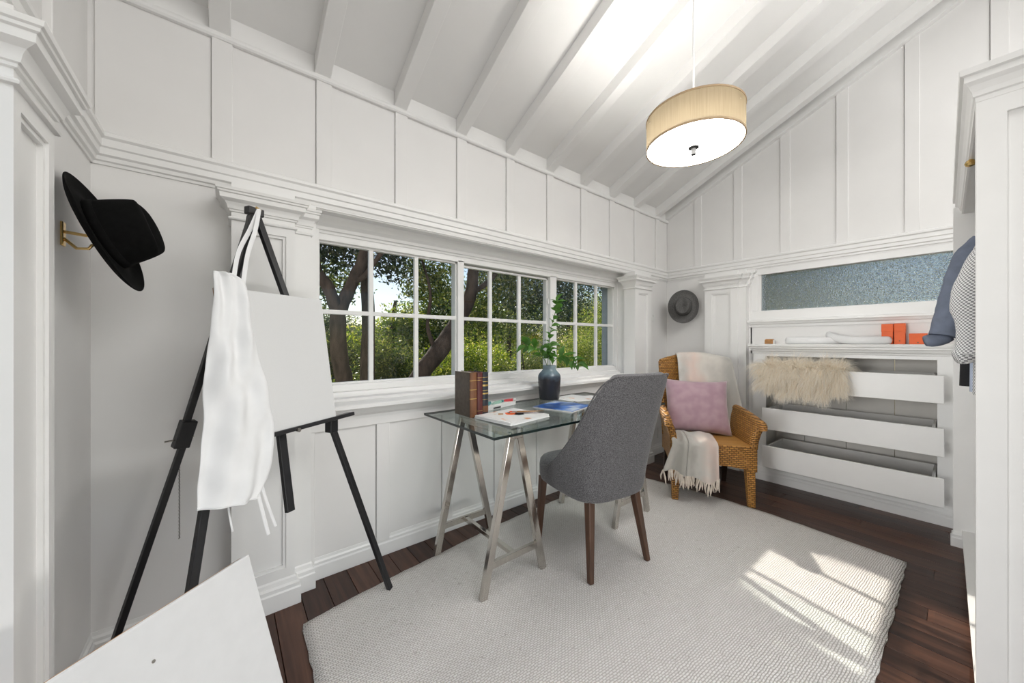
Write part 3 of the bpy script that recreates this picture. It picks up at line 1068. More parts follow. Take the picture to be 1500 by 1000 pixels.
DX = 3.69
m = MB()
m.box(DX, DX + 0.024, 0.012, 0.085, 0.05, 1.12)
m.box(DX, DX + 0.024, 1.05, 1.143, 0.05, 1.12)
m.box(DX, DX + 0.024, 0.085, 1.05, 1.085, 1.12)
m.box(DX, DX + 0.024, 0.085, 1.05, 0.05, 0.135)
m.box(DX + 0.024, 4.04, 0.012, 0.03, 0, 1.12)
m.box(DX + 0.024, 4.04, 1.125, 1.143, 0, 1.12)
dp(m, 'case', 'cabpaint')
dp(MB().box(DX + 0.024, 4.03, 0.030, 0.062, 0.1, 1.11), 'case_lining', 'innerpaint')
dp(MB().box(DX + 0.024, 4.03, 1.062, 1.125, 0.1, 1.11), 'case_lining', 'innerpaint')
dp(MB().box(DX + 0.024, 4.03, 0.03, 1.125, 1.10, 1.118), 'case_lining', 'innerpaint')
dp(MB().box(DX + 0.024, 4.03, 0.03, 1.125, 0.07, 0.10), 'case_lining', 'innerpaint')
for i in range(4):
    w = 1.095 / 4
    dp(MB().box(4.012, 4.03, 0.03 + i * w + 0.0015, 0.03 + (i + 1) * w - 0.0015, 0.08, 1.11), 'back_board', 'innerpaint', bevel=0.002)
dp(MB().blocks(DX, 3.875, 0.014, 1.140, [(-0.004, 1.108), (0.006, 1.112), (0.008, 1.124), (0.016, 1.130), (0.022, 1.146), (0.030, 1.152), (0.030, 1.162), (0.038, 1.168), (0.040, 1.184), (0.036, 1.190)]), 'top', 'cabpaint')
dp(MB().blocks(DX, 4.1, 0.016, 1.139, [(0.022, 0), (0.022, 0.055), (0.017, 0.062), (0.017, 0.076), (0.009, 0.086), (0.007, 0.108), (0.0, 0.116)]), 'base', 'cabpaint')
for z0, z1, xf in ((0.818, 0.994, 3.500), (0.484, 0.662, 3.500), (0.169, 0.348, 3.500)):
    fr = dp(MB().box(xf, xf + 0.020, 0.053, 1.024, z0, z1), 'drawer', 'cabpaint', bevel=0.003)
    hs = z1 - 0.006
    dp(MB().box(xf + 0.018, xf + 0.42, 0.092, 0.105, z0 + 0.015, hs), 'drawer_side', 'cabpaint', fr)
    dp(MB().box(xf + 0.018, xf + 0.42, 0.985, 0.998, z0 + 0.015, hs), 'drawer_side', 'cabpaint', fr)
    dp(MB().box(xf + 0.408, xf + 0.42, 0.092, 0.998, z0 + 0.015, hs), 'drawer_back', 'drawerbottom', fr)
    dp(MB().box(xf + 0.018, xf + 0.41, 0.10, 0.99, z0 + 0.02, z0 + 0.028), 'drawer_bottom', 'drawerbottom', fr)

# ------------------------------------------------------------------ open wardrobe
cl = thing('wardrobe', 'white open wardrobe with crown moulding and hanging shirts', 'wardrobe', (2.62, -0.35, 0))


def cp(mb, name, mat, **kw):
    mb.v = [(a - 2.62, b + 0.35, c) for a, b, c in mb.v]
    return mb.build(name, mat, cl, **kw)


CF = -0.036
m = MB()
m.box(1.862, 1.895, -0.66, CF, 0, 2.0)
cp(m, 'end_panel', 'cabpaint')
m = MB()
for b in ((CF - 0.058, CF, 0, 2.0), (-0.66, -0.60, 0, 2.0), (-0.60, CF - 0.058, 1.905, 2.0), (-0.60, CF - 0.058, 0, 0.13)):
    m.box(1.85, 1.862, b[0], b[1], b[2], b[3])
cp(m, 'panel_frame', 'cabpaint')
cp(MB().box(3.375, 3.405, -0.66, -0.004, 0, 2.0), 'far_panel', 'cabpaint')
cp(MB().blocks(3.372, 3.408, -0.62, -0.010, [(0.016, 0), (0.016, 0.05), (0.012, 0.056), (0.012, 0.07), (0.0, 0.085)]), 'panel_plinth', 'cabpaint')
cp(MB().box(1.87, 3.40, -0.68, -0.66, 0, 2.0), 'back_panel', 'innerpaint')
cp(MB().box(1.855, 3.405, -0.68, CF, 2.0, 2.03), 'top_board', 'cabpaint')
cp(MB().box(1.89, 3.38, -0.65, CF, 0.08, 0.10), 'floor_board', 'cabpaint')
cp(MB().blocks(1.854, 3.405, -0.66, CF - 0.004, [(-0.002, 1.955), (0.005, 1.958), (0.006, 1.972), (0.010, 1.976), (0.013, 1.990), (0.020, 2.008), (0.028, 2.020), (0.028, 2.038), (0.036, 2.042), (0.038, 2.060), (0.0, 2.062)]), 'crown', 'cabpaint')
m = MB().tube([(1.89, -0.27, 1.83), (3.38, -0.27, 1.83)], 0.012, 12)
cp(m, 'rod', 'brass', smooth=True)
m = MB().lathe([(0.004, 0.035), (0.004, 0.012), (0.012, 0.006), (0.016, -0.004), (0.012, -0.014), (0.003, -0.018)], 16, (2.40, CF - 0.004, 1.945))
cp(m, 'knob', 'brass', smooth=True)


# the wardrobe stands a touch askew to the wall
_pv = Vector((1.85, -0.036, 0))
cl.location = _pv + Matrix.Rotation(R(0.8), 3, 'Z') @ (Vector(cl.location) - _pv)
cl.rotation_euler = (0, 0, R(0.8))

# ------------------------------------------------------------------ shirts on the rod
def shirt(name, label, x, mat, body, sleeve, zbot, group='clothes in the wardrobe', cuff=None, hollow=0.0):
    root = thing(name, label, 'shirt', (x, -0.27, 1.83), group=group)
    rr = random.Random(name)

    def loc(pts):
        return [(p[0] - x, p[1] + 0.27, p[2] - 1.83) for p in pts]
    # body: flattened tube, shoulders to hem
    rings = []
    for z, yc, hw, hx in body:
        ring = []
        for k in range(28):
            a = 2 * math.pi * k / 28
            wob = 1 + 0.22 * math.sin(5 * a + z * 9) * (1.72 - z)
            ring.append((hx * wob * math.sin(a), yc + hw * math.cos(a) + 0.27, z - 1.83))
        rings.append(ring)
    MB().loft(rings).build('shirt_body', mat, root, smooth=True, angle=80)
    if sleeve:
        pts = spline([(p[0], p[1], p[2]) for p in sleeve], 26)
        rad = [s[3] for s in sleeve]
        rs, m = [], len(rad) - 1
        for i in range(26):
            t = i / 25 * m
            k = min(int(t), m - 1)
            r = lerp(rad[k], rad[k + 1], t - k)
            rs.append(r * (1 + 0.03 * math.sin(i * 1.3) + 0.025 * rr.uniform(-1, 1)))
        mb = MB().tube(loc(pts), rs, 16, flat=0.62, up=(0, 1, 0))
        mb.build('sleeve', mat, root, smooth=True, angle=80)
        if cuff:
            c0, c1, r = cuff
            MB().tube(loc(spline(c0, 6)), [r * 0.85, r, r * 1.06, r * 1.06, r, r * 0.85], 14, flat=0.6, up=(0, 1, 0)).build('cuff', c1, root, smooth=True, angle=80)
    # hanger
    MB().tube([(0, 0, 0.015), (0, 0, -0.06), (0, 0.02, -0.10), (0, 0.19, -0.17)], 0.004, 6).build('hanger', 'darksteel', root, smooth=True)
    MB().tube([(0, 0, -0.06), (0, -0.02, -0.10), (0, -0.19, -0.17)], 0.004, 6).build('hanger', 'darksteel', root, smooth=True)
    return root


shirt('denim_shirt', 'slate blue chambray shirt with a rolled cuff over the counter end', 2.85, 'denim',
      [(1.735, -0.27, 0.05, 0.03), (1.71, -0.27, 0.20, 0.04), (1.65, -0.27, 0.235, 0.05), (1.45, -0.26, 0.225, 0.055), (1.25, -0.26, 0.225, 0.05), (1.0, -0.26, 0.23, 0.05)],
      [(2.85, -0.085, 1.69, 0.050), (2.84, -0.035, 1.62, 0.052), (2.83, 0.000, 1.48, 0.052), (2.82, 0.025, 1.33, 0.054), (2.80, 0.045, 1.235, 0.050)],
      1.0, cuff=([(2.82, 0.030, 1.235), (2.81, 0.050, 1.225), (2.80, 0.072, 1.215), (2.79, 0.090, 1.21), (2.785, 0.105, 1.208)], 'denim', 0.038))
shirt('gingham_shirt', 'grey and white gingham shirt with a rolled sleeve', 2.42, 'check',
      [(1.69, -0.27, 0.05, 0.03), (1.67, -0.27, 0.19, 0.04), (1.60, -0.27, 0.225, 0.05), (1.40, -0.26, 0.225, 0.055), (1.2, -0.26, 0.22, 0.05), (0.985, -0.26, 0.222, 0.05)],
      [(2.42, -0.10, 1.64, 0.035), (2.41, -0.068, 1.55, 0.042), (2.40, -0.036, 1.44, 0.048), (2.39, -0.024, 1.36, 0.047), (2.38, -0.036, 1.25, 0.040), (2.37, -0.030, 1.15, 0.042)],
      1.0, cuff=([(2.38, -0.045, 1.17), (2.375, -0.03, 1.155), (2.37, -0.016, 1.145), (2.365, -0.004, 1.142), (2.36, 0.006, 1.14)], 'check', 0.032))
shirt('pale_blue_shirt', 'pale blue shirt hanging behind the gingham shirt', 2.56, 'paleblue',
      [(1.70, -0.27, 0.05, 0.03), (1.68, -0.27, 0.19, 0.04), (1.60, -0.27, 0.225, 0.045), (1.3, -0.26, 0.225, 0.045), (0.985, -0.26, 0.228, 0.045)], None, 1.0)
shirt('black_shirt', 'black shirt hanging between the chambray and pale blue shirts', 2.68, 'blackcloth',
      [(1.72, -0.27, 0.05, 0.03), (1.69, -0.27, 0.19, 0.04), (1.60, -0.27, 0.235, 0.045), (1.3, -0.26, 0.25, 0.045), (1.0, -0.26, 0.256, 0.045)], None, 1.0)

# ------------------------------------------------------------------ pendant lamp
PX, PY, PZ, PR, PH = 1.819, 0.823, 2.180, 0.220, 0.148
pl = thing('pendant_lamp', 'lit drum pendant lamp with cream silk shade and white diffuser', 'lamp', (PX, PY, PZ))
NS = 64


def ring_wall(r, z0, z1):
    m = MB()
    m.grid([[(r * math.cos(2 * math.pi * k / NS), r * math.sin(2 * math.pi * k / NS), z) for k in range(NS)] for z in (z0, (z0 + z1) / 2, z1)], closed=True)
    return m


sh = ring_wall(PR, 0.0, PH).build('lamp_shade', 'shade', pl, smooth=True, angle=80)
for z in (0.003, PH - 0.003):
    m = MB()
    m.lathe([(PR - 0.003, z - 0.004), (PR + 0.0022, z - 0.004), (PR + 0.0022, z + 0.004), (PR - 0.003, z + 0.004)], NS, cap=False)
    m.build('shade_binding', 'shadetrim', pl, smooth=True)
MB().lathe([(PR - 0.004, 0.002), (PR - 0.03, -0.004), (0.10, -0.006), (0.002, -0.006), (0.002, -0.003), (0.10, -0.003), (PR - 0.03, 0.0), (PR - 0.004, 0.006)], NS).build('diffuser', 'diffuser', pl, smooth=True)
MB().lathe([(0.001, -0.005), (0.025, -0.006), (0.025, -0.011), (0.011, -0.014), (0.011, -0.034), (0.012, -0.044), (0.001, -0.045)], 24).build('finial', 'greyband', pl, smooth=True)
zc = rafter_z(PY) + top - PZ
MB().tube([(0, 0, -0.01), (0, 0, zc)], 0.0042, 10).build('cord', 'plastic', pl, smooth=True)
MB().lathe([(0.002, zc - 0.055), (0.05, zc - 0.05), (0.062, zc - 0.03), (0.062, zc + 0.03), (0.002, zc + 0.03)], 32).build('canopy', 'plastic', pl, smooth=True)
m = MB()
for k in range(3):
    a = 2 * math.pi * k / 3 + 0.4
    m.tube([(0, 0, 0.11), (PR * math.cos(a), PR * math.sin(a), 0.11)], 0.0025, 6)
m.build('spider', 'darksteel', pl)
for k in range(3):
    a = 2 * math.pi * k / 3 - 0.75
    MB().lathe([(0.001, 0.035), (0.018, 0.04), (0.027, 0.06), (0.020, 0.085), (0.012, 0.10), (0.012, 0.115), (0.001, 0.116)], 16, (0.085 * math.cos(a), 0.085 * math.sin(a), 0)).build('bulb', mat_emit('lit_bulb', (1.0, 0.86, 0.66), 3.0) if k == 0 else bpy.data.materials['lit_bulb'], pl, smooth=True)
    l = bpy.data.lights.new('pendant_bulb_light', 'POINT')
    l.energy = 1.7
    l.color = (1.0, 0.955, 0.89)
    l.shadow_soft_size = 0.03
    lo = bpy.data.objects.new('pendant_bulb_light', l)
    COL.objects.link(lo)
    lo.parent = pl
    lo.location = (0.085 * math.cos(a), 0.085 * math.sin(a), 0.022)

# ------------------------------------------------------------------ glass desk
GZ = 0.790
dk = thing('glass_desk', 'glass topped desk on two chrome trestles below the window', 'desk', (1.625, 1.60, 0))


def kp(mb, name, mat, parent=None, **kw):
    mb.v = [(a - 1.625, b - 1.60, c) for a, b, c in mb.v]
    return mb.build(name, mat, parent or dk, **kw)


GX0, GX1, GY0, GY1 = 0.905, 2.345, 1.252, 1.950
g = kp(MB().box(GX0, GX1, GY0, GY1, GZ - 0.012, GZ), 'glass_top', 'deskglass')
g.data.materials.append(M['deskedge'])
for p in g.data.polygons:
    if abs(p.normal.z) < 0.5:
        p.material_index = 1
for xc in (1.118, 2.132):
    zt = GZ - 0.012
    for yy in (1.372, 1.838):
        z0 = RUGZ if yy < 1.6 else (0.0 if xc < 1.5 else RUGZ)
        for s in (-1, 1):
            kp(MB().bar((xc + s * 0.190, yy, z0), (xc + s * 0.020, yy, zt - 0.02), 0.036, 0.026, up=(0, 1, 0)), 'trestle_leg', 'steel', bevel=0.002)
        hh = 0.155
        w = 0.190 - 0.170 * hh / zt
        kp(MB().box(xc - w, xc + w, yy - 0.010, yy + 0.010, hh - 0.016, hh + 0.016), 'cross_bar', 'steel', bevel=0.002)
    kp(MB().box(xc - 0.032, xc + 0.032, 1.345, 1.865, zt - 0.045, zt), 'top_bar', 'steel', bevel=0.002)
    kp(MB().box(xc - 0.012, xc + 0.012, 1.372, 1.838, 0.143, 0.167), 'stretcher', 'steel', bevel=0.002)

# ------------------------------------------------------------------ things on the desk
bk = (1.047, 1.668)


def book(name, label, x0, x1, y0, y1, h, cover, spine, parts):
    root = thing(name, label, 'book', ((x0 + x1) / 2, (y0 + y1) / 2, GZ), group='old books standing on the glass desk')
    cxx, cyy = (x0 + x1) / 2, (y0 + y1) / 2
    w, d = (x1 - x0) / 2, (y1 - y0) / 2
    t = 0.0035
    MB().box(-w, -w + t, -d, d, 0, h).build('cover', cover, root, bevel=0.001)
    MB().box(w - t, w, -d, d, 0, h).build('cover', cover, root, bevel=0.001)
    # rounded spine facing the room
    ring = []
    for k in range(9):
        a = math.pi * k / 8
        ring.append((-w * math.cos(a), -d - 0.006 * math.sin(a)))
    ring += [(w, -d + 0.004), (-w, -d + 0.004)]
    MB().loft([[(p[0], p[1], z) for p in ring] for z in (0, h)]).build('spine', spine, root, smooth=True, angle=50)
    MB().box(-w + t, w - t, -d + 0.003, d - 0.004, 0.004, h - 0.004).build('pages', 'page', root)
    for z0, z1, mt in parts:
        ring2 = [(p[0] * 1.005, p[1] - 0.0006) for p in ring]
        MB().loft([[(p[0], p[1], z) for p in ring2] for z in (z0, z1)]).build('spine_band', mt, root, smooth=True, angle=50)
    return root


book('book', 'thick brown leather book with a plain cover facing the easel', 1.045, 1.090, 1.672, 1.835, 0.247, 'bookbrown', 'bookspine', [(0.10, 0.104, 'gilt'), (0.15, 0.153, 'gilt'), (0.20, 0.203, 'gilt')])
book('book', 'maroon leather book between the brown and the navy books', 1.0915, 1.128, 1.672, 1.825, 0.245, 'bookred', 'bookred', [(0.03, 0.032, 'gilt'), (0.20, 0.203, 'gilt'), (0.215, 0.217, 'gilt')])
book('book', 'navy black leather book with gilt spine lettering', 1.1295, 1.170, 1.676, 1.825, 0.243, 'booknavy', 'booknavy', [(0.02, 0.055, 'bookspine'), (0.09, 0.092, 'gilt'), (0.12, 0.128, 'gilt'), (0.14, 0.143, 'gilt'), (0.165, 0.175, 'gilt'), (0.19, 0.193, 'gilt'), (0.215, 0.217, 'gilt')])

# spiral sketchbook
sk = thing('sketchbook', 'white spiral sketchbook open at a watercolour page', 'sketchbook', (1.095, 1.375, GZ), R(8))
MB().box(0.0, 0.315, 0.0, 0.275, 0.0, 0.0025).build('back_cover', 'paper', sk)
MB().box(0.004, 0.312, 0.003, 0.272, 0.0025, 0.014).build('pages', 'paper', sk)
MB().box(0.004, 0.312, 0.003, 0.272, 0.014, 0.0150).build('top_page', 'sketch', sk)
m = MB()
for k in range(34):
    yy = 0.010 + k * 0.0077
    m.tube([(0.010 + 0.0095 * math.cos(a), yy, 0.0085 + 0.0095 * math.sin(a)) for a in [i * math.pi / 5 for i in range(11)]], 0.0009, 4)
m.build('spiral', 'wire', sk)
for pts_, mt in (([(0.135, 0.16), (0.165, 0.205), (0.205, 0.20), (0.225, 0.165), (0.19, 0.13), (0.15, 0.135)], 'orange'), ([(0.165, 0.135), (0.20, 0.15), (0.235, 0.13), (0.21, 0.095), (0.17, 0.10)], 'booknavy'), ([(0.10, 0.19), (0.13, 0.22), (0.15, 0.20), (0.125, 0.175)], 'tan')):
    MB().add([(a_, b_, 0.0152) for a_, b_ in pts_], [tuple(range(len(pts_)))]).build('paint_stroke', mt, sk)
# brushes on it
for i, (p0, p1, c, lab) in enumerate((((1.26, 1.60), (1.43, 1.49), 'tan', 'thin wooden paintbrush with an orange handle on the sketchbook'), ((1.23, 1.58), (1.39, 1.45), 'walnut', 'thin dark handled paintbrush on the sketchbook'))):
    d = (Vector(p1) - Vector(p0))
    L = d.length
    b = thing('paintbrush', lab, 'paintbrush', (p0[0], p0[1], GZ + 0.0185), math.atan2(d.y, d.x), group='paintbrushes on the sketchbook')
    MB().tube([(0.045, 0, 0), (0.09, 0, 0), (L * 0.6, 0, 0), (L, 0, 0)], [0.0025, 0.0034, 0.0028, 0.0012], 8).build('handle', c, b, smooth=True)
    MB().tube([(0.018, 0, 0), (0.046, 0, 0)], [0.003, 0.0028], 8).build('ferrule', 'steel', b, smooth=True)
    MB().tube([(0.0, 0, 0), (0.010, 0, 0), (0.02, 0, 0)], [0.0006, 0.003, 0.0026], 8).build('bristles', 'orange' if i == 0 else 'booknavy', b, smooth=True)
# paint box and tubes
pbx = thing('paint_box', 'flat white paint box beside the old books', 'box', (1.225, 1.768, GZ), R(14))
MB().box(0, 0.29, 0, 0.10, 0, 0.022).build('box_base', 'paper', pbx, bevel=0.002)
MB().box(-0.001, 0.291, -0.001, 0.101, 0.017, 0.026).build('box_lid', 'plastic', pbx, bevel=0.002)
MB().box(0.06, 0.13, -0.0018, -0.0010, 0.004, 0.013).build('printed_label', 'greyband', pbx)


def tube_paint(label, x, y, rz, mat, capm, L=0.085, z=GZ + 0.026, r=0.0095):
    t = thing('paint_tube', label, 'paint tube', (x, y, z), rz, group='paint tubes on the white paint box')
    MB().loft([[(-L / 2, -0.013, 0.001), (-L / 2, 0.013, 0.001), (-L / 2, 0.013, 0.003), (-L / 2, -0.013, 0.003)],
               [(0, -0.0105, 0.0005), (0, 0.0105, 0.0005), (0, 0.0105, 0.014), (0, -0.0105, 0.014)],
               [(L / 2, -0.0085, 0.001), (L / 2, 0.0085, 0.001), (L / 2, 0.0085, 0.018), (L / 2, -0.0085, 0.018)]]).build('tube_body', mat, t, bevel=0.002)
    MB().tube([(L / 2, 0, r), (L / 2 + 0.006, 0, r), (L / 2 + 0.007, 0, r), (L / 2 + 0.022, 0, r)], [0.005, 0.005, 0.0085, 0.0075], 12).build('tube_cap', capm, t, smooth=True)
    return t


tube_paint('teal paint tube against the navy book', 1.255, 1.805, R(35), 'teal', 'plastic')
tube_paint('mint green paint tube in the middle of the box', 1.335, 1.825, R(10), 'mint', 'teal')
tube_paint('red paint tube with a white cap on the box end', 1.440, 1.855, R(-25), 'ledred', 'plastic')
ps = thing('paint_bottle', 'small paint bottle with a coral cap standing behind the navy book', 'bottle', (1.20, 1.852, GZ))
MB().lathe([(0.010, 0), (0.012, 0.002), (0.012, 0.045), (0.008, 0.052), (0.008, 0.056)], 16).build('tube_body', 'mint', ps, smooth=True)
MB().lathe([(0.0135, 0.055), (0.0145, 0.06), (0.0145, 0.105), (0.012, 0.112), (0.001, 0.113)], 16).build('tube_cap', 'pink', ps, smooth=True)
# magazine
mg = thing('magazine', 'glossy blue magazine lying in front of the vase', 'magazine', (1.586, 1.412, GZ), R(15))
MB().box(0, 0.285, 0, 0.275, 0, 0.007).build('pages', 'paper', mg)
MB().box(-0.001, 0.286, -0.001, 0.276, 0.007, 0.0078).build('front_cover', 'magazine', mg)
MB().box(0.285, 0.2862, -0.001, 0.276, 0, 0.0078).build('spine', 'booknavy', mg)
# loose papers near the corner
for i, (xx, yy, rz, lab) in enumerate(((2.02, 1.80, R(8), 'loose white drawing sheet at the wall end of the desk'), (2.06, 1.72, R(-12), 'printed page lying over the white drawing sheet'))):
    o = MB().box(-0.14, 0.14, -0.10, 0.10, 0, 0.0012).build('paper_sheet', 'paper' if i == 0 else 'sketch')
    o.location = (xx, yy, GZ + 0.0002 + i * 0.0013)
    o.rotation_euler = (0, 0, rz)
    tag(o, lab, 'paper')

# vase with branches
VX, VY = 1.842, 1.862
va = MB().lathe([(0.060, 0.0), (0.069, 0.002), (0.073, 0.010), (0.077, 0.06), (0.081, 0.12), (0.083, 0.155), (0.081, 0.172), (0.073, 0.188), (0.060, 0.201), (0.050, 0.213), (0.046, 0.226), (0.048, 0.244), (0.045, 0.247),
                 (0.040, 0.226), (0.048, 0.208), (0.068, 0.185), (0.075, 0.155), (0.070, 0.03), (0.001, 0.02)], 40).build('vase', 'vase', smooth=True, angle=60)
va.location = (VX, VY, GZ)
tag(va, 'dark stoneware vase with a pale blue glazed neck', 'vase')
leaf_mb = MB()
LN = 7
rows = []
for i in range(LN):
    t = i / (LN - 1)
    w = 0.30 * math.sin(math.pi * t ** 0.8) * (1 - 0.15 * t) + 0.004
    zc_ = 0.10 * math.sin(math.pi * t) - 0.16 * t * t
    rows.append([(t, -w, zc_ + 0.35 * w), (t, -w * 0.5, zc_ + 0.10 * w), (t, 0, zc_), (t, w * 0.5, zc_ + 0.10 * w), (t, w, zc_ + 0.35 * w)])
leaf_o = leaf_mb.grid(rows).build('leaf', 'leaf_house', smooth=True, angle=80)
leaf_me = leaf_o.data
bpy.data.objects.remove(leaf_o)


def branch(label, pts, n, size, seed, start=0.3):
    rr = random.Random(seed)
    root = thing('leafy_branch', label, 'branch', (VX, VY, GZ + 0.05), group='leafy branches in the vase')
    P = spline([(0, 0, 0)] + pts, 24)
    MB().tube(P, [lerp(0.0032, 0.0014, i / 23) for i in range(24)], 6).build('stem', 'stem', root, smooth=True)
    for k in range(n):
        t = lerp(start, 1.0, k / (n - 1)) * 23
        i = min(int(t), 22)
        p = P[i].lerp(P[i + 1], t - i)
        d = (P[i + 1] - P[i]).normalized()
        s = 1 if k % 2 else -1
        side = d.cross(Vector((math.cos(rr.uniform(-.8, .8)), math.sin(rr.uniform(-.8, .8)), 0.15)))
        dirv = (d * (0.55 if k < n - 1 else 1.5) + side.normalized() * s * rr.uniform(0.7, 1.1) + Vector((0, 0, rr.uniform(-.35, .25)))).normalized()
        o = bpy.data.objects.new('leaf', leaf_me)
        COL.objects.link(o)
        o.parent = root
        o.location = p
        q = dirv.to_track_quat('X', 'Z')
        o.rotation_mode = 'QUATERNION'
        from mathutils import Quaternion
        o.rotation_quaternion = q @ Quaternion((1, 0, 0), rr.uniform(-0.9, 0.9))
        sc = size * rr.uniform(0.75, 1.2)
        o.scale = (sc, sc, sc)
    return root


branch('tall leafy green branch rising upright from the vase', [(-0.005, 0.01, 0.19), (0.0, 0.01, 0.30), (0.015, 0.0, 0.45), (0.05, -0.015, 0.60), (0.055, -0.02, 0.66)], 21, 0.070, 11, 0.40)
branch('leafy branch arching from the vase towards the books', [(-0.02, 0.005, 0.19), (-0.06, 0.01, 0.26), (-0.13, 0.02, 0.33), (-0.20, 0.03, 0.34)], 18, 0.085, 12, 0.45)
branch('drooping leafy branch leaning from the vase towards the corner', [(0.02, -0.005, 0.19), (0.08, -0.02, 0.255), (0.17, -0.045, 0.25), (0.25, -0.07, 0.19)], 18, 0.080, 13, 0.45)
branch('short dense leafy branch at the neck of the vase', [(0.0, -0.01, 0.19), (-0.03, -0.035, 0.26), (-0.045, -0.06, 0.32)], 15, 0.072, 14, 0.5)


# ------------------------------------------------------------------ grey upholstered chair
def grey_chair():
    root = thing('dining_chair', 'grey tweed upholstered dining chair with curved back at the glass desk', 'chair', (1.640, 1.315, RUGZ), R(-10.2))
    # plan of the shell, centre of the back to the front of the side
    plan = [(0.0, -0.245), (0.11, -0.240), (0.192, -0.215), (0.226, -0.160), (0.242, -0.08), (0.247, 0.03), (0.243, 0.12), (0.232, 0.19)]
    tops = [1.030, 1.030, 1.024, 0.95, 0.735, 0.560, 0.490, 0.470]
    half = 24
    pl_ = spline([(a, b, c) for (a, b), c in zip(plan, tops)], half)
    prof = [Vector((-p.x, p.y, p.z)) for p in reversed(pl_[1:])] + pl_
    nz = 16
    zb = 0.365

    def at(p, z):
        t = max(0, (z - 0.46) / 0.57)
        rec = 0.155 * t ** 1.15
        sx = 1 - 0.02 * t
        low = max(0, (0.46 - z) / 0.10)
        sc = 1 - 0.10 * low ** 2
        return Vector((p.x * sx * sc, p.y * sc - rec, z))
    rows = [[at(p, lerp(zb + 0.03 * abs(p.x) * 2, p.z, j / nz)) for p in prof] for j in range(nz + 1)]
    sh_ = MB().grid(rows).build('backrest', 'greyfab', root, smooth=True, solid=0.058, offset=-1, sub=2)
    # make the shell thicken inwards
    me = sh_.data
    cen = Vector((0, 0.1, 0.6))
    f0 = me.polygons[len(me.polygons) // 2 + 8]
    if (f0.center - cen).dot(f0.normal) < 0:
        sh_.modifiers['thickness'].offset = 1
    edge = [at(p, p.z + 0.001) for p in prof]
    edge = [Vector((e.x, e.y, e.z)) + (Vector((e.x, e.y + 0.02, 0)).normalized() * -0.004) for e in edge]
    MB().tube(edge, 0.0042, 6).build('piping', 'greyfab', root, smooth=True)
    # seat cushion
    ring = []
    for k in range(40):
        a = 2 * math.pi * k / 40
        cx_, sy_ = math.cos(a), math.sin(a)
        ring.append((0.238 * math.copysign(abs(cx_) ** 0.55, cx_), 0.025 + 0.262 * math.copysign(abs(sy_) ** 0.55, sy_)))
    rings = []
    for s_, z in ((0.90, 0.372), (0.97, 0.385), (1.0, 0.41), (1.0, 0.465), (0.985, 0.492), (0.94, 0.508), (0.80, 0.517), (0.45, 0.523), (0.10, 0.524)):
        rings.append([(p[0] * s_, 0.015 + (p[1] - 0.015) * s_, z) for p in ring])
    MB().loft(rings).build('seat', 'greyfab', root, smooth=True, angle=80)
    for sx in (-1, 1):
        MB().bar((sx * 0.158, -0.165, 0.39), (sx * 0.200, -0.222, 0.0), 0.040, 0.044, up=(0, 1, 0), w1=0.026, h1=0.028).build('leg', 'walnut', root, bevel=0.005)
        MB().bar((sx * 0.190, 0.215, 0.39), (sx * 0.205, 0.240, 0.0), 0.042, 0.042, up=(0, 1, 0), w1=0.027, h1=0.027).build('leg', 'walnut', root, bevel=0.005)


grey_chair()


# ------------------------------------------------------------------ wicker armchair
WC = (3.035, 1.30, 0)
WROT = R(127.4)


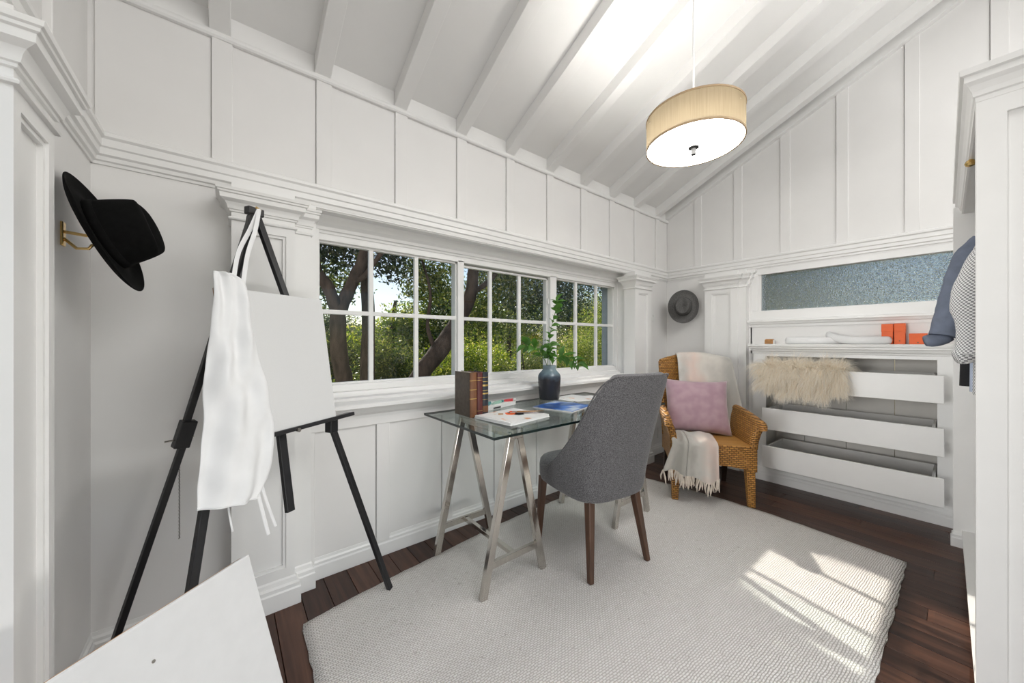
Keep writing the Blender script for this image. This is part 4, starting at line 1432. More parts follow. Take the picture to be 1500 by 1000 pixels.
def wicker_chair():
    root = thing('wicker_armchair', 'honey coloured wicker armchair in the corner beside the drawers', 'armchair', (WC[0], WC[1], 0), WROT)
    # front legs (woven, tapered); the front stands on the rug
    for sx in (-1, 1):
        MB().bar((sx * 0.252, 0.232, 0.30), (sx * 0.258, 0.252, 0.003), 0.062, 0.062, up=(0, 1, 0), w1=0.044, h1=0.044).build('leg', 'wicker', root, bevel=0.006)
        MB().bar((sx * 0.235, -0.225, 0.30), (sx * 0.235, -0.275, 0.001), 0.045, 0.045, up=(0, 1, 0), w1=0.032, h1=0.032).build('leg', 'gloss_dark', root, bevel=0.004)
    # seat frame, slightly arched lower edge
    def skirt(p0, p1, inward, arch):
        n = 14
        rows = []
        for zt in (0, 1):
            row = []
            for i in range(n + 1):
                t = i / n
                x, y = lerp(p0[0], p1[0], t), lerp(p0[1], p1[1], t)
                z = 0.445 if zt else 0.262 + arch * math.sin(math.pi * t) ** 0.7
                row.append((x, y, z))
            rows.append(row)
        return MB().grid(rows)
    skirt((-0.280, 0.262), (0.280, 0.262), 0, 0.035).build('front_apron', 'wicker', root, solid=0.024, offset=0)
    skirt((-0.282, 0.262), (-0.258, -0.25), 0, 0.03).build('side_apron', 'wicker', root, solid=0.024, offset=0)
    skirt((0.282, 0.262), (0.258, -0.25), 0, 0.03).build('side_apron', 'wicker', root, solid=0.024, offset=0)
    MB().box(-0.272, 0.272, -0.27, 0.268, 0.425, 0.452).build('seat', 'wickerseat', root, bevel=0.008)
    # arms: woven panels that lean out, with a rolled top
    for sx in (-1, 1):
        rows = []
        n = 12
        for j in range(7):
            v = j / 6
            row = []
            for i in range(n + 1):
                t = i / n
                y = lerp(0.275, -0.27, t)
                ztop = 0.610 + 0.045 * t + 0.012 * math.sin(math.pi * t)
                z = lerp(0.43, ztop, v)
                x = sx * (0.268 + 0.045 * v * v - 0.02 * t)
                row.append((x, y + 0.012 * v, z))
            rows.append(row)
        arm = MB().grid(rows).build('arm', 'wicker', root, smooth=True, angle=70, solid=0.048, offset=0, bevel=0.0)
        top_ = [Vector((r[0], r[1], r[2])) for r in rows[-1]]
        MB().tube([top_[0] + Vector((0, 0.018, -0.035))] + [top_[0] + Vector((0, 0.016, -0.01))] + top_, [0.026, 0.029] + [0.030] * len(top_), 12).build('arm_roll', 'wicker', root, smooth=True, angle=70)
    # back: curved in plan, arched top, leaning
    rows = []
    n = 20
    for j in range(15):
        v = j / 14
        row = []
        for i in range(n + 1):
            t = i / n * 2 - 1
            ztop = 1.075 - 0.045 * abs(t) ** 2.4
            z = lerp(0.40, ztop, v)
            hw = 0.262 + 0.012 * v
            x = t * hw
            y = -0.245 + 0.065 * abs(t) ** 2.2 - 0.135 * ((z - 0.40) / 0.67) ** 1.15
            row.append((x, y, z))
        rows.append(row)
    MB().grid(rows).build('backrest', 'wicker', root, smooth=True, angle=70, solid=0.032, offset=0)
    top_ = [Vector(r) for r in rows[-1]]
    MB().tube(top_, 0.022, 10).build('back_roll', 'wicker', root, smooth=True, angle=70)
    MB().tube([Vector(r[0]) for r in rows], 0.020, 10).build('back_post', 'wicker', root, smooth=True, angle=70)
    MB().tube([Vector(r[-1]) for r in rows], 0.020, 10).build('back_post', 'wicker', root, smooth=True, angle=70)
    return root


wicker_chair()


def backy(x, z):
    """front face of the wicker back in chair coordinates"""
    t = min(1, abs(x) / 0.27)
    return -0.245 + 0.065 * t ** 2.2 - 0.135 * (max(0, z - 0.40) / 0.67) ** 1.15 + 0.020


def throw():
    root = thing('throw_blanket', 'soft grey and blush mohair throw draped over the wicker armchair', 'blanket', (WC[0], WC[1], 0), WROT)
    # over the back: from behind, over the top, down the front to the seat
    rows = []
    ni = 30
    path = []
    for j in range(34):
        v = j / 33
        row = []
        for i in range(ni + 1):
            u = i / ni
            x = lerp(0.135, -0.285, u)
            t = min(1, abs(x) / 0.274)
            ztop = 1.075 - 0.045 * t ** 2.4 + 0.030
            fold = 0.014 * math.sin(u * 19 + 0.6) + 0.012 * math.sin(u * 7.5 + v * 3)
            if v < 0.22:                      # behind the back
                z = lerp(0.86, ztop - 0.02, v / 0.22)
                y = backy(x, z) - 0.075 - 0.4 * abs(fold)
            elif v < 0.34:                    # over the top roll
                a = (v - 0.22) / 0.12 * math.pi
                z = ztop - 0.02 + 0.030 * math.sin(a)
                y = backy(x, ztop) - 0.020 - 0.052 * math.cos(a)
            else:                             # down the front
                w = (v - 0.34) / 0.66
                zend = 0.475 + 0.02 * math.sin(u * 6)
                z = lerp(ztop - 0.02, zend, w)
                y = backy(x, z) + 0.026 + 0.6 * fold + 0.012 + 0.05 * w * w
                x -= 0.055 * w * math.sin(math.pi * w) * u + 0.01 * w
            if u > 0.9:
                x -= 0.01
            row.append((x, y + (0.25 * fold if v > 0.34 else 0), z))
        rows.append(row)
    MB().grid(rows).build('back_drape', 'throw', root, smooth=True, solid=0.010, offset=0, sub=1)
    # front drape: from under the pillow over the seat edge and down
    for (xa, xb, ph, zb, spread) in ((0.285, 0.165, 0.3, 0.185, 0.045), (0.175, -0.030, 1.4, 0.145, 0.012)):
        rows = []
        for j in range(26):
            v = j / 25
            row = []
            for i in range(19):
                u = i / 18
                x = lerp(xa, xb, u)
                fold = math.sin(u * 10 + ph)
                if v < 0.35:
                    w = v / 0.35
                    y = lerp(0.02, 0.262, w)
                    z = 0.474 + 0.012 * fold * (0.4 + 0.6 * w) + 0.018 * math.sin(math.pi * w)
                elif v < 0.47:
                    a = (v - 0.35) / 0.12 * math.pi / 2
                    y = 0.262 + 0.042 * math.sin(a)
                    z = 0.438 + 0.036 * math.cos(a) + 0.012 * fold
                else:
                    w = (v - 0.47) / 0.53
                    y = 0.306 + 0.022 * fold * (0.3 + w) + 0.02 * w
                    z = lerp(0.438, zb + 0.05 + 0.02 * math.sin(u * 5 + ph), w)
                    x = x + spread * w * (0.4 + (1 - u)) - 0.02 * w * (u - 0.5)
                row.append((x, y, z))
            rows.append(row)
        MB().grid(rows).build('front_drape', 'throw', root, smooth=True, solid=0.010, offset=0, sub=1)
        # fringe tassels
        m = MB()
        rr = random.Random(int(ph * 10))
        last = rows[-1]
        for k in range(int(22 + 40 * abs(xa - xb))):
            u = rr.random() * 17.99
            i = int(u)
            p = Vector(last[i]).lerp(Vector(last[i + 1]), u - i)
            q = p + Vector((rr.uniform(-.02, .02), rr.uniform(-.012, .012), -rr.uniform(.055, .095)))
            mid = p.lerp(q, 0.5) + Vector((rr.uniform(-.008, .008), rr.uniform(-.006, .006), 0))
            m.tube([p + Vector((0, 0, .01)), mid, q], [0.0055, 0.0065, 0.002], 5)
        f = m.build('fringe', 'fringe', root, smooth=True)
        f['kind'] = 'stuff'


throw()


def pillow():
    root_loc = Vector((WC[0], WC[1], 0))
    n = 26
    top_r, bot_r = [], []
    rr = random.Random(4)
    for side in (1, -1):
        rows = []
        for j in range(n + 1):
            row = []
            for i in range(n + 1):
                u, v = i / n * 2 - 1, j / n * 2 - 1
                k = 1 - 0.075 * (1 - u * u) * abs(v) ** 3
                k2 = 1 - 0.075 * (1 - v * v) * abs(u) ** 3
                x, y = u * 0.246 * k2, v * 0.228 * k
                h = ((1 - u ** 4) * (1 - v ** 4)) ** 0.55
                wr = 0.006 * math.sin(9 * v + 4 * u) * abs(u) ** 2 + 0.005 * math.sin(11 * u - 3 * v) * abs(v) ** 2
                row.append((x, y, side * (0.080 * h) + wr * (1 - max(abs(u), abs(v)) ** 8)))
            rows.append(row)
        (top_r if side == 1 else bot_r).extend(rows)
    m = MB().grid(top_r)
    m.grid([list(reversed(r)) for r in bot_r])
    o = m.build('pillow', 'velvet', smooth=True, angle=180)
    import bmesh
    bm = bmesh.new()
    bm.from_mesh(o.data)
    bmesh.ops.remove_doubles(bm, verts=bm.verts, dist=0.0008)
    bmesh.ops.recalc_face_normals(bm, faces=bm.faces)
    bm.to_mesh(o.data)
    bm.free()
    # chair frame: x to the side, y forward; pillow leans on the back
    ch = Matrix.Translation(root_loc) @ Matrix.Rotation(WROT, 4, 'Z')
    loc = Matrix.Translation((0.028, -0.075, 0.672))
    tilt = Matrix.Rotation(R(-68), 4, 'X') @ Matrix.Rotation(R(180), 4, 'Z')
    # local z (puff) should face forward (+y) and up
    o.matrix_world = ch @ loc @ Matrix.Rotation(R(-3), 4, 'Z') @ Matrix.Rotation(R(-1), 4, 'Y') @ tilt
    tag(o, 'mauve velvet cushion leaning on the wicker armchair', 'cushion')


pillow()

# ------------------------------------------------------------------ easel
A0 = Vector((0.090, 1.750, 1.700))
RF = Vector((0.620, 1.716, RUGZ))
MF = Vector((-0.139, 1.282, 0.0))
LF = Vector((-0.345, 1.965, 0.0))
en = (RF - A0).cross(MF - A0).normalized()
if en.y > 0:
    en = -en
eu = Vector((RF.x - MF.x, RF.y - MF.y, 0)).normalized()
ev = en.cross(eu).normalized()
if ev.z < 0:
    ev = -ev
ea = thing('easel', 'black tripod easel holding a blank canvas', 'easel', (0.10, 1.70, 0))


def ep(mb, name, mat, parent=None, **kw):
    mb.v = [tuple(Vector(p) - Vector((0.10, 1.70, 0))) for p in mb.v]
    return mb.build(name, mat, parent or ea, **kw)


def EP(s, z, off=0.0):
    """point on the easel's front plane: s along it, height z, off towards the room"""
    t = (z - A0.z - en.z * off) / ev.z
    return A0 + eu * s + ev * t + en * off


ep(MB().bar(A0 + eu * 0.012, RF, 0.024, 0.020, up=tuple(en)), 'leg', 'blackpaint', bevel=0.002)
ep(MB().bar(A0 - eu * 0.012, MF, 0.024, 0.020, up=tuple(en)), 'leg', 'blackpaint', bevel=0.002)
kn = A0.lerp(LF, 0.52)
rl = ep(MB().bar(A0 - en * 0.02, kn, 0.022, 0.018, up=tuple(en)), 'rear_leg', 'blackpaint', bevel=0.002)
ep(MB().bar(A0.lerp(LF, 0.47) + eu * 0.014, LF, 0.022, 0.018, up=tuple(en)), 'rear_leg', 'blackpaint', bevel=0.002)
cl_ = ep(MB().bar(A0.lerp(LF, 0.47) + eu * 0.006, A0.lerp(LF, 0.53) + eu * 0.006, 0.050, 0.030, up=tuple(en)), 'leg_clamp', 'blackpaint', bevel=0.003)
ck = A0.lerp(LF, 0.51)
ep(MB().tube([ck - eu * 0.05, ck + eu * 0.04], 0.004, 8), 'clamp_screw', 'steel', smooth=True)
ep(MB().bar(A0 + Vector((0, 0, 0.02)) - eu * 0.03, A0 + Vector((0, 0, 0.02)) + eu * 0.03, 0.03, 0.03), 'apex_block', 'blackpaint', bevel=0.003)
# chain from the rear leg
m = MB()
c0 = A0.lerp(LF, 0.565) + eu * 0.02
for k in range(42):
    z = c0.z - 0.012 - k * 0.0068
    m.tube([(c0.x + (0.0022 if k % 2 else 0), c0.y + (0 if k % 2 else 0.0022), z), (c0.x - (0.0022 if k % 2 else 0), c0.y - (0 if k % 2 else 0.0022), z - 0.005)], 0.0016, 4)
ep(m, 'chain', 'darksteel')
LZ = 0.862
ep(MB().bar(EP(-0.205, LZ - 0.002, 0.030), EP(0.318, LZ + 0.010, 0.030), 0.050, 0.016, up=tuple(ev)), 'ledge', 'blackpaint', bevel=0.002)
ep(MB().bar(EP(0.0, 0.565, 0.006), EP(0.0, 1.30, 0.006), 0.030, 0.018, up=tuple(en)), 'mast', 'blackpaint', bevel=0.002)
ep(MB().tube([EP(0.035, LZ + 0.002, 0.05), EP(0.035, LZ + 0.002, 0.062)], 0.008, 10), 'ledge_screw', 'steel', smooth=True)
for s in (1, -1):
    lg = A0.lerp(RF if s > 0 else MF, (A0.z - 0.83) / A0.z)
    ep(MB().bar(lg + Vector((0, 0, 0.03)) + en * 0.008, lg - Vector((0, 0, 0.03)) + en * 0.008, 0.040, 0.036, up=tuple(en)), 'ledge_bracket', 'blackpaint', bevel=0.003)
# black carrying strap hanging from the head
sp_ = spline([EP(-0.02, 1.69, 0.03), EP(-0.06, 1.60, 0.045), EP(-0.095, 1.50, 0.05), EP(-0.125, 1.40, 0.036)], 10)
ep(MB().tube(sp_, 0.011, 6, flat=0.25, up=tuple(en)), 'strap', 'blackcloth', smooth=True)
ep(MB().tube([A0 + en * 0.02 + Vector((0, 0, .012)), A0 + en * 0.055 - eu * 0.012 + Vector((0, 0, .006)), A0 + en * 0.058 - eu * 0.03 + Vector((0, 0, .010))], 0.004, 8), 'hook', 'brass', smooth=True)

# canvas on the easel
cv = thing('canvas', 'blank white stretched canvas standing on the black easel', 'canvas', tuple(EP(0.03, LZ + 0.012, 0.03)))
co = Vector(cv.location)


def cvp(s0, s1, z0, z1, o0, o1, name, mat, bevel=0.002):
    m = MB()
    ring = lambda z: [tuple(EP(s, z, o) - co) for s, o in ((s0, o0), (s1, o0), (s1, o1), (s0, o1))]
    m.loft([ring(z0), ring(z1)])
    return m.build(name, mat, cv, bevel=bevel)


cvp(-0.190, 0.225, LZ + 0.010, 1.392, 0.030, 0.046, 'canvas_face', 'canvas', 0.003)
for b in ((-0.185, -0.150, LZ + 0.014, 1.388), (0.185, 0.220, LZ + 0.014, 1.388), (-0.185, 0.220, LZ + 0.014, LZ + 0.05), (-0.185, 0.220, 1.352, 1.388)):
    cvp(b[0], b[1], b[2], b[3], 0.0175, 0.032, 'stretcher_bar', 'tan')

# apron hanging from the hook
ap = thing('apron', 'white cotton apron hung by its neck loop from the black easel', 'apron', tuple(A0))
prof = [(1.440, -0.205, -0.150), (1.425, -0.209, -0.112), (1.400, -0.213, -0.100), (1.310, -0.224, -0.096), (1.240, -0.235, -0.093), (1.160, -0.245, -0.087), (1.08, -0.257, -0.076), (1.010, -0.266, -0.066), (0.930, -0.278, -0.062), (0.85, -0.289, -0.068),
        (0.780, -0.299, -0.085), (0.735, -0.305, -0.100), (0.705, -0.310, -0.120), (0.690, -0.311, -0.140)]
rows = []
for lay in (0,):
    for j in range(40):
        t = j / 39 * (len(prof) - 1)
        k = min(int(t), len(prof) - 2)
        u0 = t - k
        z, s0, s1 = (lerp(prof[k][q], prof[k + 1][q], u0) for q in range(3))
        row = []
        for i in range(25):
            u = i / 24
            s = lerp(s0, s1, u)
            zz = z
            if j > 30:
                zz += lerp(0.022, -0.012, u) * (j - 30) / 9
            wv = 0.011 * math.sin(u * 7.5 + 2.0 * math.sin(z * 5 + u * 2)) * min(1, j / 8) + 0.006 * math.sin(u * 17 - z * 13 + 1.5 * math.sin(z * 9)) + 0.003 * math.sin(z * 47 + u * 9)
            off = 0.066 + wv + 0.018 * math.sin(math.pi * u) - (0.02 if u == 1 else 0)
            row.append(tuple(EP(s, zz, off) - A0))
        rows.append(row)
bib = MB().grid(rows).build('apron_body', 'apron', ap, smooth=True, solid=0.004, offset=0, sub=1)
hem = [Vector(r) for r in rows[-1]]
MB().tube(hem, 0.0042, 6).build('hem', 'apron', ap, smooth=True)
MB().tube([Vector(r[-1]) for r in rows], 0.0042, 6).build('hem', 'apron', ap, smooth=True)
hk = A0 + en * 0.058 - eu * 0.018 + Vector((0, 0, 0.008))
for s, oo in ((-0.150, 0.062), (-0.118, 0.075)):
    pts = spline([hk - A0, EP(lerp(-0.018, s, 0.36), 1.62, oo) - A0, EP(lerp(-0.018, s, 0.74), 1.52, oo) - A0, EP(s, 1.40, 0.070) - A0], 12)
    MB().tube(pts, 0.0075, 6, flat=0.22, up=tuple(eu)).build('neck_strap', 'apron', ap, smooth=True)
for s, z1, w, dr_ in ((-0.135, 0.545, 0.006, 0.02), (-0.118, 0.56, 0.005, 0.03), (-0.225, 0.605, 0.003, 0.004)):
    pts = spline([EP(s, 0.72, 0.05) - A0, EP(s + dr_ * 0.3, 0.66, 0.05) - A0, EP(s + dr_, z1, 0.052) - A0], 8)
    MB().tube(pts, w, 6, flat=0.25, up=tuple(eu)).build('waist_tie', 'apron', ap, smooth=True)

# ------------------------------------------------------------------ board leaning on the easel legs
def leaning_board():
    tr = Vector((0.046, 1.255, 0.603))            # top right corner
    d = Vector((0.760, 0.650, 0)).normalized()
    lean = Vector((0.650, -0.760, 0)).normalized() * 0.20    # bottom comes out into the room
    W, T = 0.62, 0.020
    up_ = (tr - (Vector((tr.x, tr.y, 0)) + lean)).normalized()
    nrm = d.cross(up_).normalized()
    if nrm.y > 0:
        nrm = -nrm
    H = tr.z / up_.z
    base = tr - d * W / 2 - up_ * H
    root = thing('art_board', 'large blank white board leaning against the foot of the easel', 'board', tuple(base))
    m = MB()
    pts = lambda w0, w1, h0, h1, t0, t1: [[d * w + up_ * h_ + nrm * t for w, t in ((w0, t0), (w1, t0), (w1, t1), (w0, t1))] for h_ in (h0, h1)]
    MB().loft(pts(-W / 2, W / 2, 0, H, -T * 0.15, T * 0.5)).build('board_face', 'board', root, bevel=0.003)
    for a in ((-W / 2 + .004, -W / 2 + .03, .004, H - .004), (W / 2 - .03, W / 2 - .004, .004, H - .004), (-W / 2 + .004, W / 2 - .004, .004, .03), (-W / 2 + .004, W / 2 - .004, H - .03, H - .004)):
        MB().loft(pts(*a, -T, 0)).build('batten', 'tan', root)
    p = d * (W * 0.10) + up_ * (H - 0.085) + nrm * (T * 0.5)
    MB().tube([p - nrm * 0.002, p + nrm * 0.0015], 0.0035, 10).build('nail', 'steel', root)


leaning_board()


# ------------------------------------------------------------------ hats
def hat(name, label, mat, band, loc, axis, R_out, brim_up, crown_h, rx, ry, spin=0.0, pinch=0.5):
    root = thing(name, label, 'hat', loc)
    z = Vector(axis).normalized()
    root.rotation_mode = 'QUATERNION'
    from mathutils import Quaternion
    root.rotation_quaternion = z.to_track_quat('Z', 'Y') @ Quaternion((0, 0, 1), spin)
    n = 48
    rows = []
    for j in range(9):
        t = j / 8
        row = []
        for k in range(n):
            a = 2 * math.pi * k / n
            r0x, r0y = rx, ry
            ro = R_out * (1 + 0.05 * math.cos(2 * a))
            x = lerp(r0x, ro * 0.97, t) * math.cos(a)
            y = lerp(r0y, ro * 0.90, t) * math.sin(a)
            zz = brim_up * t ** 2 * (0.4 + 0.9 * abs(math.sin(a)) ** 2) - 0.010 * math.sin(math.pi * t)
            row.append((x, y, zz))
        rows.append(row)
    MB().grid(rows, closed=True).build('brim', mat, root, smooth=True, solid=0.005, offset=0, sub=1)
    rows = []
    for j in range(15):
        t = j / 14
        row = []
        for k in range(n):
            a = 2 * math.pi * k / n
            if t < 0.7:
                s = 1 - 0.16 * (t / 0.7) ** 1.5
                zz = crown_h * (t / 0.7)
                if t > 0.55:
                    zz -= 0.0
            else:
                q = (t - 0.7) / 0.3
                s = 0.84 * math.sqrt(max(0, 1 - q ** 2.2))
                zz = crown_h * (1 + 0.10 * math.sin(q * math.pi / 2) ) - 0.0
            x, y = rx * s * math.cos(a), ry * s * math.sin(a)
            hi = max(0, t - 0.35) / 0.65
            front = max(0, math.cos(a))
            # front pinch and centre dent of a fedora
            y *= 1 - pinch * hi * front ** 1.2 * 0.55
            dent = math.exp(-(y / 0.030) ** 2)
            zz -= hi ** 2 * dent * 0.036 * (1 if t > 0.6 else 0.3)
            zz -= 0.020 * hi * (-math.cos(a) * 0.5 + 0.5) * 0.6
            row.append((x, y, zz))
        rows.append(row)
    MB().grid(rows, closed=True).build('crown', mat, root, smooth=True, sub=1)
    m = MB()
    m.grid([[(rx * f * math.cos(2 * math.pi * k / n) * 1.012, ry * f * math.sin(2 * math.pi * k / n) * 1.012, zz) for k in range(n)] for zz, f in ((0.001, 1.0), (0.012, 0.995), (0.024, 0.985))], closed=True)
    m.build('band', band, root, smooth=True, solid=0.002, offset=1)
    return root


hat('black_hat', 'black wide brimmed felt hat hanging on a brass hook', 'blackfelt', 'blackfelt', (-0.302, 1.712, 1.545), (0.905, -0.13, 0.385), 0.187, 0.012, 0.120, 0.106, 0.088, R(90), 0.4)
hat('grey_hat', 'grey felt fedora hanging in the corner by the pilaster', 'greyfelt', 'greyband', (3.725, 1.790, 1.577), (-0.93, -0.36, 0.08), 0.172, 0.016, 0.105, 0.096, 0.080, R(90), 1.3)
# hook behind the black hat
hk_ = thing('coat_hook', 'small brass coat hook on the wall behind the black hat', 'hook', (WL, 1.735, 1.545))
MB().tube([(0.004, 0, 0.0), (0.05, 0, -0.004), (0.075, 0, 0.012), (0.080, 0, 0.032)], 0.005, 8).build('hook_arm', 'brass', hk_, smooth=True)
MB().tube([(0.004, 0, -0.02), (0.030, 0, -0.048), (0.055, 0, -0.045), (0.064, 0, -0.03)], 0.0045, 8).build('hook_arm', 'brass', hk_, smooth=True)
MB().box(-0.001, 0.006, -0.014, 0.014, -0.045, 0.03).build('back_plate', 'brass', hk_, bevel=0.003)
hk2 = thing('coat_hook', 'small brass coat hook on the wall behind the grey hat', 'hook', (WX, 1.815, 1.61))
MB().tube([(-0.004, 0, 0), (-0.06, 0, -0.004), (-0.16, -0.02, -0.002), (-0.20, -0.03, 0.018)], 0.005, 8).build('hook_arm', 'brass', hk2, smooth=True)
MB().box(-0.006, 0.001, -0.014, 0.014, -0.04, 0.02).build('back_plate', 'brass', hk2, bevel=0.003)

# ------------------------------------------------------------------ things on the drawer unit
DT = 1.190
for i, (yy, xx, rz, lab, dz, tl) in enumerate(((0.745, 3.765, R(3), 'white oval ring lying flat on the counter below the frosted window', 0.0, 0.0), (0.480, 3.760, R(-4), 'white oval ring resting over the other ring beside the orange boxes', 0.0, 0.0))):
    m = MB()
    pts = []
    n = 48
    rings = []
    for k in range(n + 1):
        a = 2 * math.pi * k / n
        ca, sa = math.cos(a), math.sin(a)
        c = Vector((0.070 * ca, 0.165 * sa, 0.0))
        lift = 0.0
        if i == 1:
            lift = 0.045 * max(0, sa) ** 2
        o_ = Vector((ca * 0.9, sa * 0.5, 0)).normalized()
        ring = []
        for q in range(12):
            b = 2 * math.pi * q / 12
            ring.append(c + o_ * 0.021 * math.cos(b) + Vector((0, 0, 0.029 + 0.029 * math.sin(b) + lift)))
        rings.append(ring)
    MB.loft(m, rings, cap=False)
    o = m.build('oval_ring', 'whiteceramic', smooth=True, angle=80)
    o.location = (xx, yy, DT - 0.001)
    o.rotation_euler = (0, 0, rz)
    tag(o, lab, 'ring')


def obox(label, y0, y1, h, x0=3.775, x1=3.835):
    b = thing('gift_box', label, 'box', ((x0 + x1) / 2, (y0 + y1) / 2, DT), group='orange boxes on the counter')
    w, d = (x1 - x0) / 2, (y1 - y0) / 2
    MB().box(-w, w, -d, d, 0, h * 0.86).build('box_body', 'orange', b, bevel=0.0015)
    MB().box(-w - 0.0012, w + 0.0012, -d - 0.0012, d + 0.0012, h * 0.62, h).build('box_lid', 'orange', b, bevel=0.0015)
    MB().tube([(-w - 0.0018, 0, h * 0.16), (-w + 0.0005, 0, h * 0.16)], 0.004, 10).build('stamp', 'bookspine', b)


obox('upright orange box next to the white ring', 0.294, 0.352, 0.148)
obox('upright orange box next to the low orange box', 0.234, 0.288, 0.150)
obox('low orange box by the chambray cuff', 0.132, 0.216, 0.076)
tb = thing('wooden_block', 'small tan wooden block alone at the pilaster end of the counter', 'block', (3.74, 1.040, DT))
MB().blocks(-0.025, 0.025, -0.032, 0.026, [(0, 0), (0.002, 0.004), (0.001, 0.036), (-0.006, 0.044)]).build('block_body', 'tan', tb, bevel=0.003)
MB().blocks(-0.020, 0.020, -0.040, -0.033, [(0, 0), (0, 0.028), (-0.003, 0.034)]).build('white_end', 'plastic', tb)


# cream fur over the top drawer
def fur():
    root = thing('fur_throw', 'cream long haired sheepskin draped over the top drawer front', 'fur throw', (3.50, 0.77, 0.99))
    rr = random.Random(21)
    y0, y1 = -0.250, 0.255
    prof = [(0.125, -0.045), (0.085, -0.005), (0.05, 0.018), (0.012, 0.026), (-0.022, 0.018), (-0.034, -0.02), (-0.036, -0.07), (-0.036, -0.14), (-0.034, -0.195)]
    P = spline([(a, 0, b) for a, b in prof], 24)
    rows = []
    for j in range(25):
        t = j / 24
        y = lerp(y0, y1, t)
        row = []
        for i, p in enumerate(P):
            ln = 1 - 0.25 * abs(2 * t - 1) ** 3 if i > 8 else 1
            row.append((p.x, y, p.z * ln if p.z < 0 else p.z))
        rows.append(row)
    MB().grid(rows).build('pelt', 'pelt', root, smooth=True, solid=0.012, offset=0)
    V, F = [], []
    for s in range(13000):
        t, q = rr.random(), rr.random() ** 0.8
        i = min(int(q * 23), 22)
        p = P[i].lerp(P[i + 1], q * 23 - i)
        d = (P[i + 1] - P[i]).normalized()
        nrm = Vector((-d.z, 0, d.x))
        if nrm.z < -0.1 or (abs(nrm.z) <= 0.3 and nrm.x > 0 and p.x < 0):
            nrm = -nrm
        y = lerp(y0 - 0.006, y1 + 0.006, t)
        b = Vector((p.x, y, p.z * (1 - 0.25 * abs(2 * t - 1) ** 3) if p.z < 0 and i > 8 else p.z))
        lock = math.sin(y * 75) * 0.5 + math.sin(y * 31 + p.z * 40) * 0.5
        L = rr.uniform(0.060, 0.125) * (1.0 + 0.45 * lock)
        side = rr.uniform(-0.9, 0.9) + 0.5 * math.cos(y * 75)
        edge = 0
        if t < 0.06:
            edge = -0.6
        if t > 0.94:
            edge = 0.6
        v = (nrm * 0.75 + Vector((rr.uniform(-.3, .3), side * 0.5 + edge, rr.uniform(-.1, .35)))).normalized()
        pts = [b]
        cur = b.copy()
        for k in range(4):
            v = (v + Vector((0, rr.uniform(-.18, .18), -0.42))).normalized()
            cur = cur + v * L / 4
            pts.append(cur.copy())
        w = rr.uniform(0.0010, 0.0021)
        a_ = rr.uniform(0, math.pi)
        wv = Vector((math.cos(a_) * 0.4, 1.0, math.sin(a_) * 0.3)).normalized()
        base = len(V)
        for k, pp in enumerate(pts):
            ww = w * (1 - k / 4.3)
            V += [tuple(pp - wv * ww), tuple(pp + wv * ww)]
        for k in range(4):
            F.append((base + 2 * k, base + 2 * k + 1, base + 2 * k + 3, base + 2 * k + 2))
    me = bpy.data.meshes.new('fur_strands')
    me.from_pydata(V, [], F)
    me.materials.append(M['fur'])
    me.shade_smooth()
    o = bpy.data.objects.new('fur_strands', me)
    COL.objects.link(o)
    o.parent = root
    o['kind'] = 'stuff'


fur()

# ------------------------------------------------------------------ switch and outlet
sw = thing('light_switch', 'white light switch plate beside the corner pilaster', 'switch', (3.56, WY, 1.49))
MB().box(-0.035, 0.035, -0.005, 0.002, -0.057, 0.057).build('plate', 'plastic', sw, bevel=0.002)
MB().box(-0.006, 0.006, -0.012, -0.004, -0.012, 0.012).build('toggle', 'plastic', sw, bevel=0.002)
ou = thing('wall_outlet', 'white power outlet low on the wall behind the wicker armchair', 'outlet', (3.70, WY, 0.225))
MB().box(-0.035, 0.035, -0.005, 0.002, -0.057, 0.057).build('plate', 'plastic', ou, bevel=0.002)
for z in (0.022, -0.022):
    MB().lathe([(0.016, -0.001), (0.016, 0.003), (0.001, 0.003)], 16).build('socket', 'plastic', ou)
for c in ou.children:
    if c.name.startswith('socket'):
        c.rotation_euler = (R(90), 0, 0)
        c.location = (0, -0.004, 0.022 if c.name == 'socket' else -0.022)

# ------------------------------------------------------------------ garden beyond the window
rng = np.random.default_rng(12)
gx, gy = np.meshgrid(np.linspace(-16, 40, 29), np.linspace(2.4, 46, 23))
gz = -1.4 - 0.02 * (gy - 2.4) + 0.0055 * np.clip(gy - 14, 0, None) ** 2 + 0.25 * np.sin(gx * 0.5) * np.cos(gy * 0.35)
m = MB()
m.grid([[(float(gx[j, i]), float(gy[j, i]), float(gz[j, i])) for i in range(29)] for j in range(23)])
go = m.build('garden_ground', 'soil', smooth=True)
struct(go, 'sloping leaf covered garden ground beyond the window', 'ground')

CORR0 = np.array([2.66, 2.1, 1.36])
SD = np.array([SUN_DIR.x, SUN_DIR.y, SUN_DIR.z])


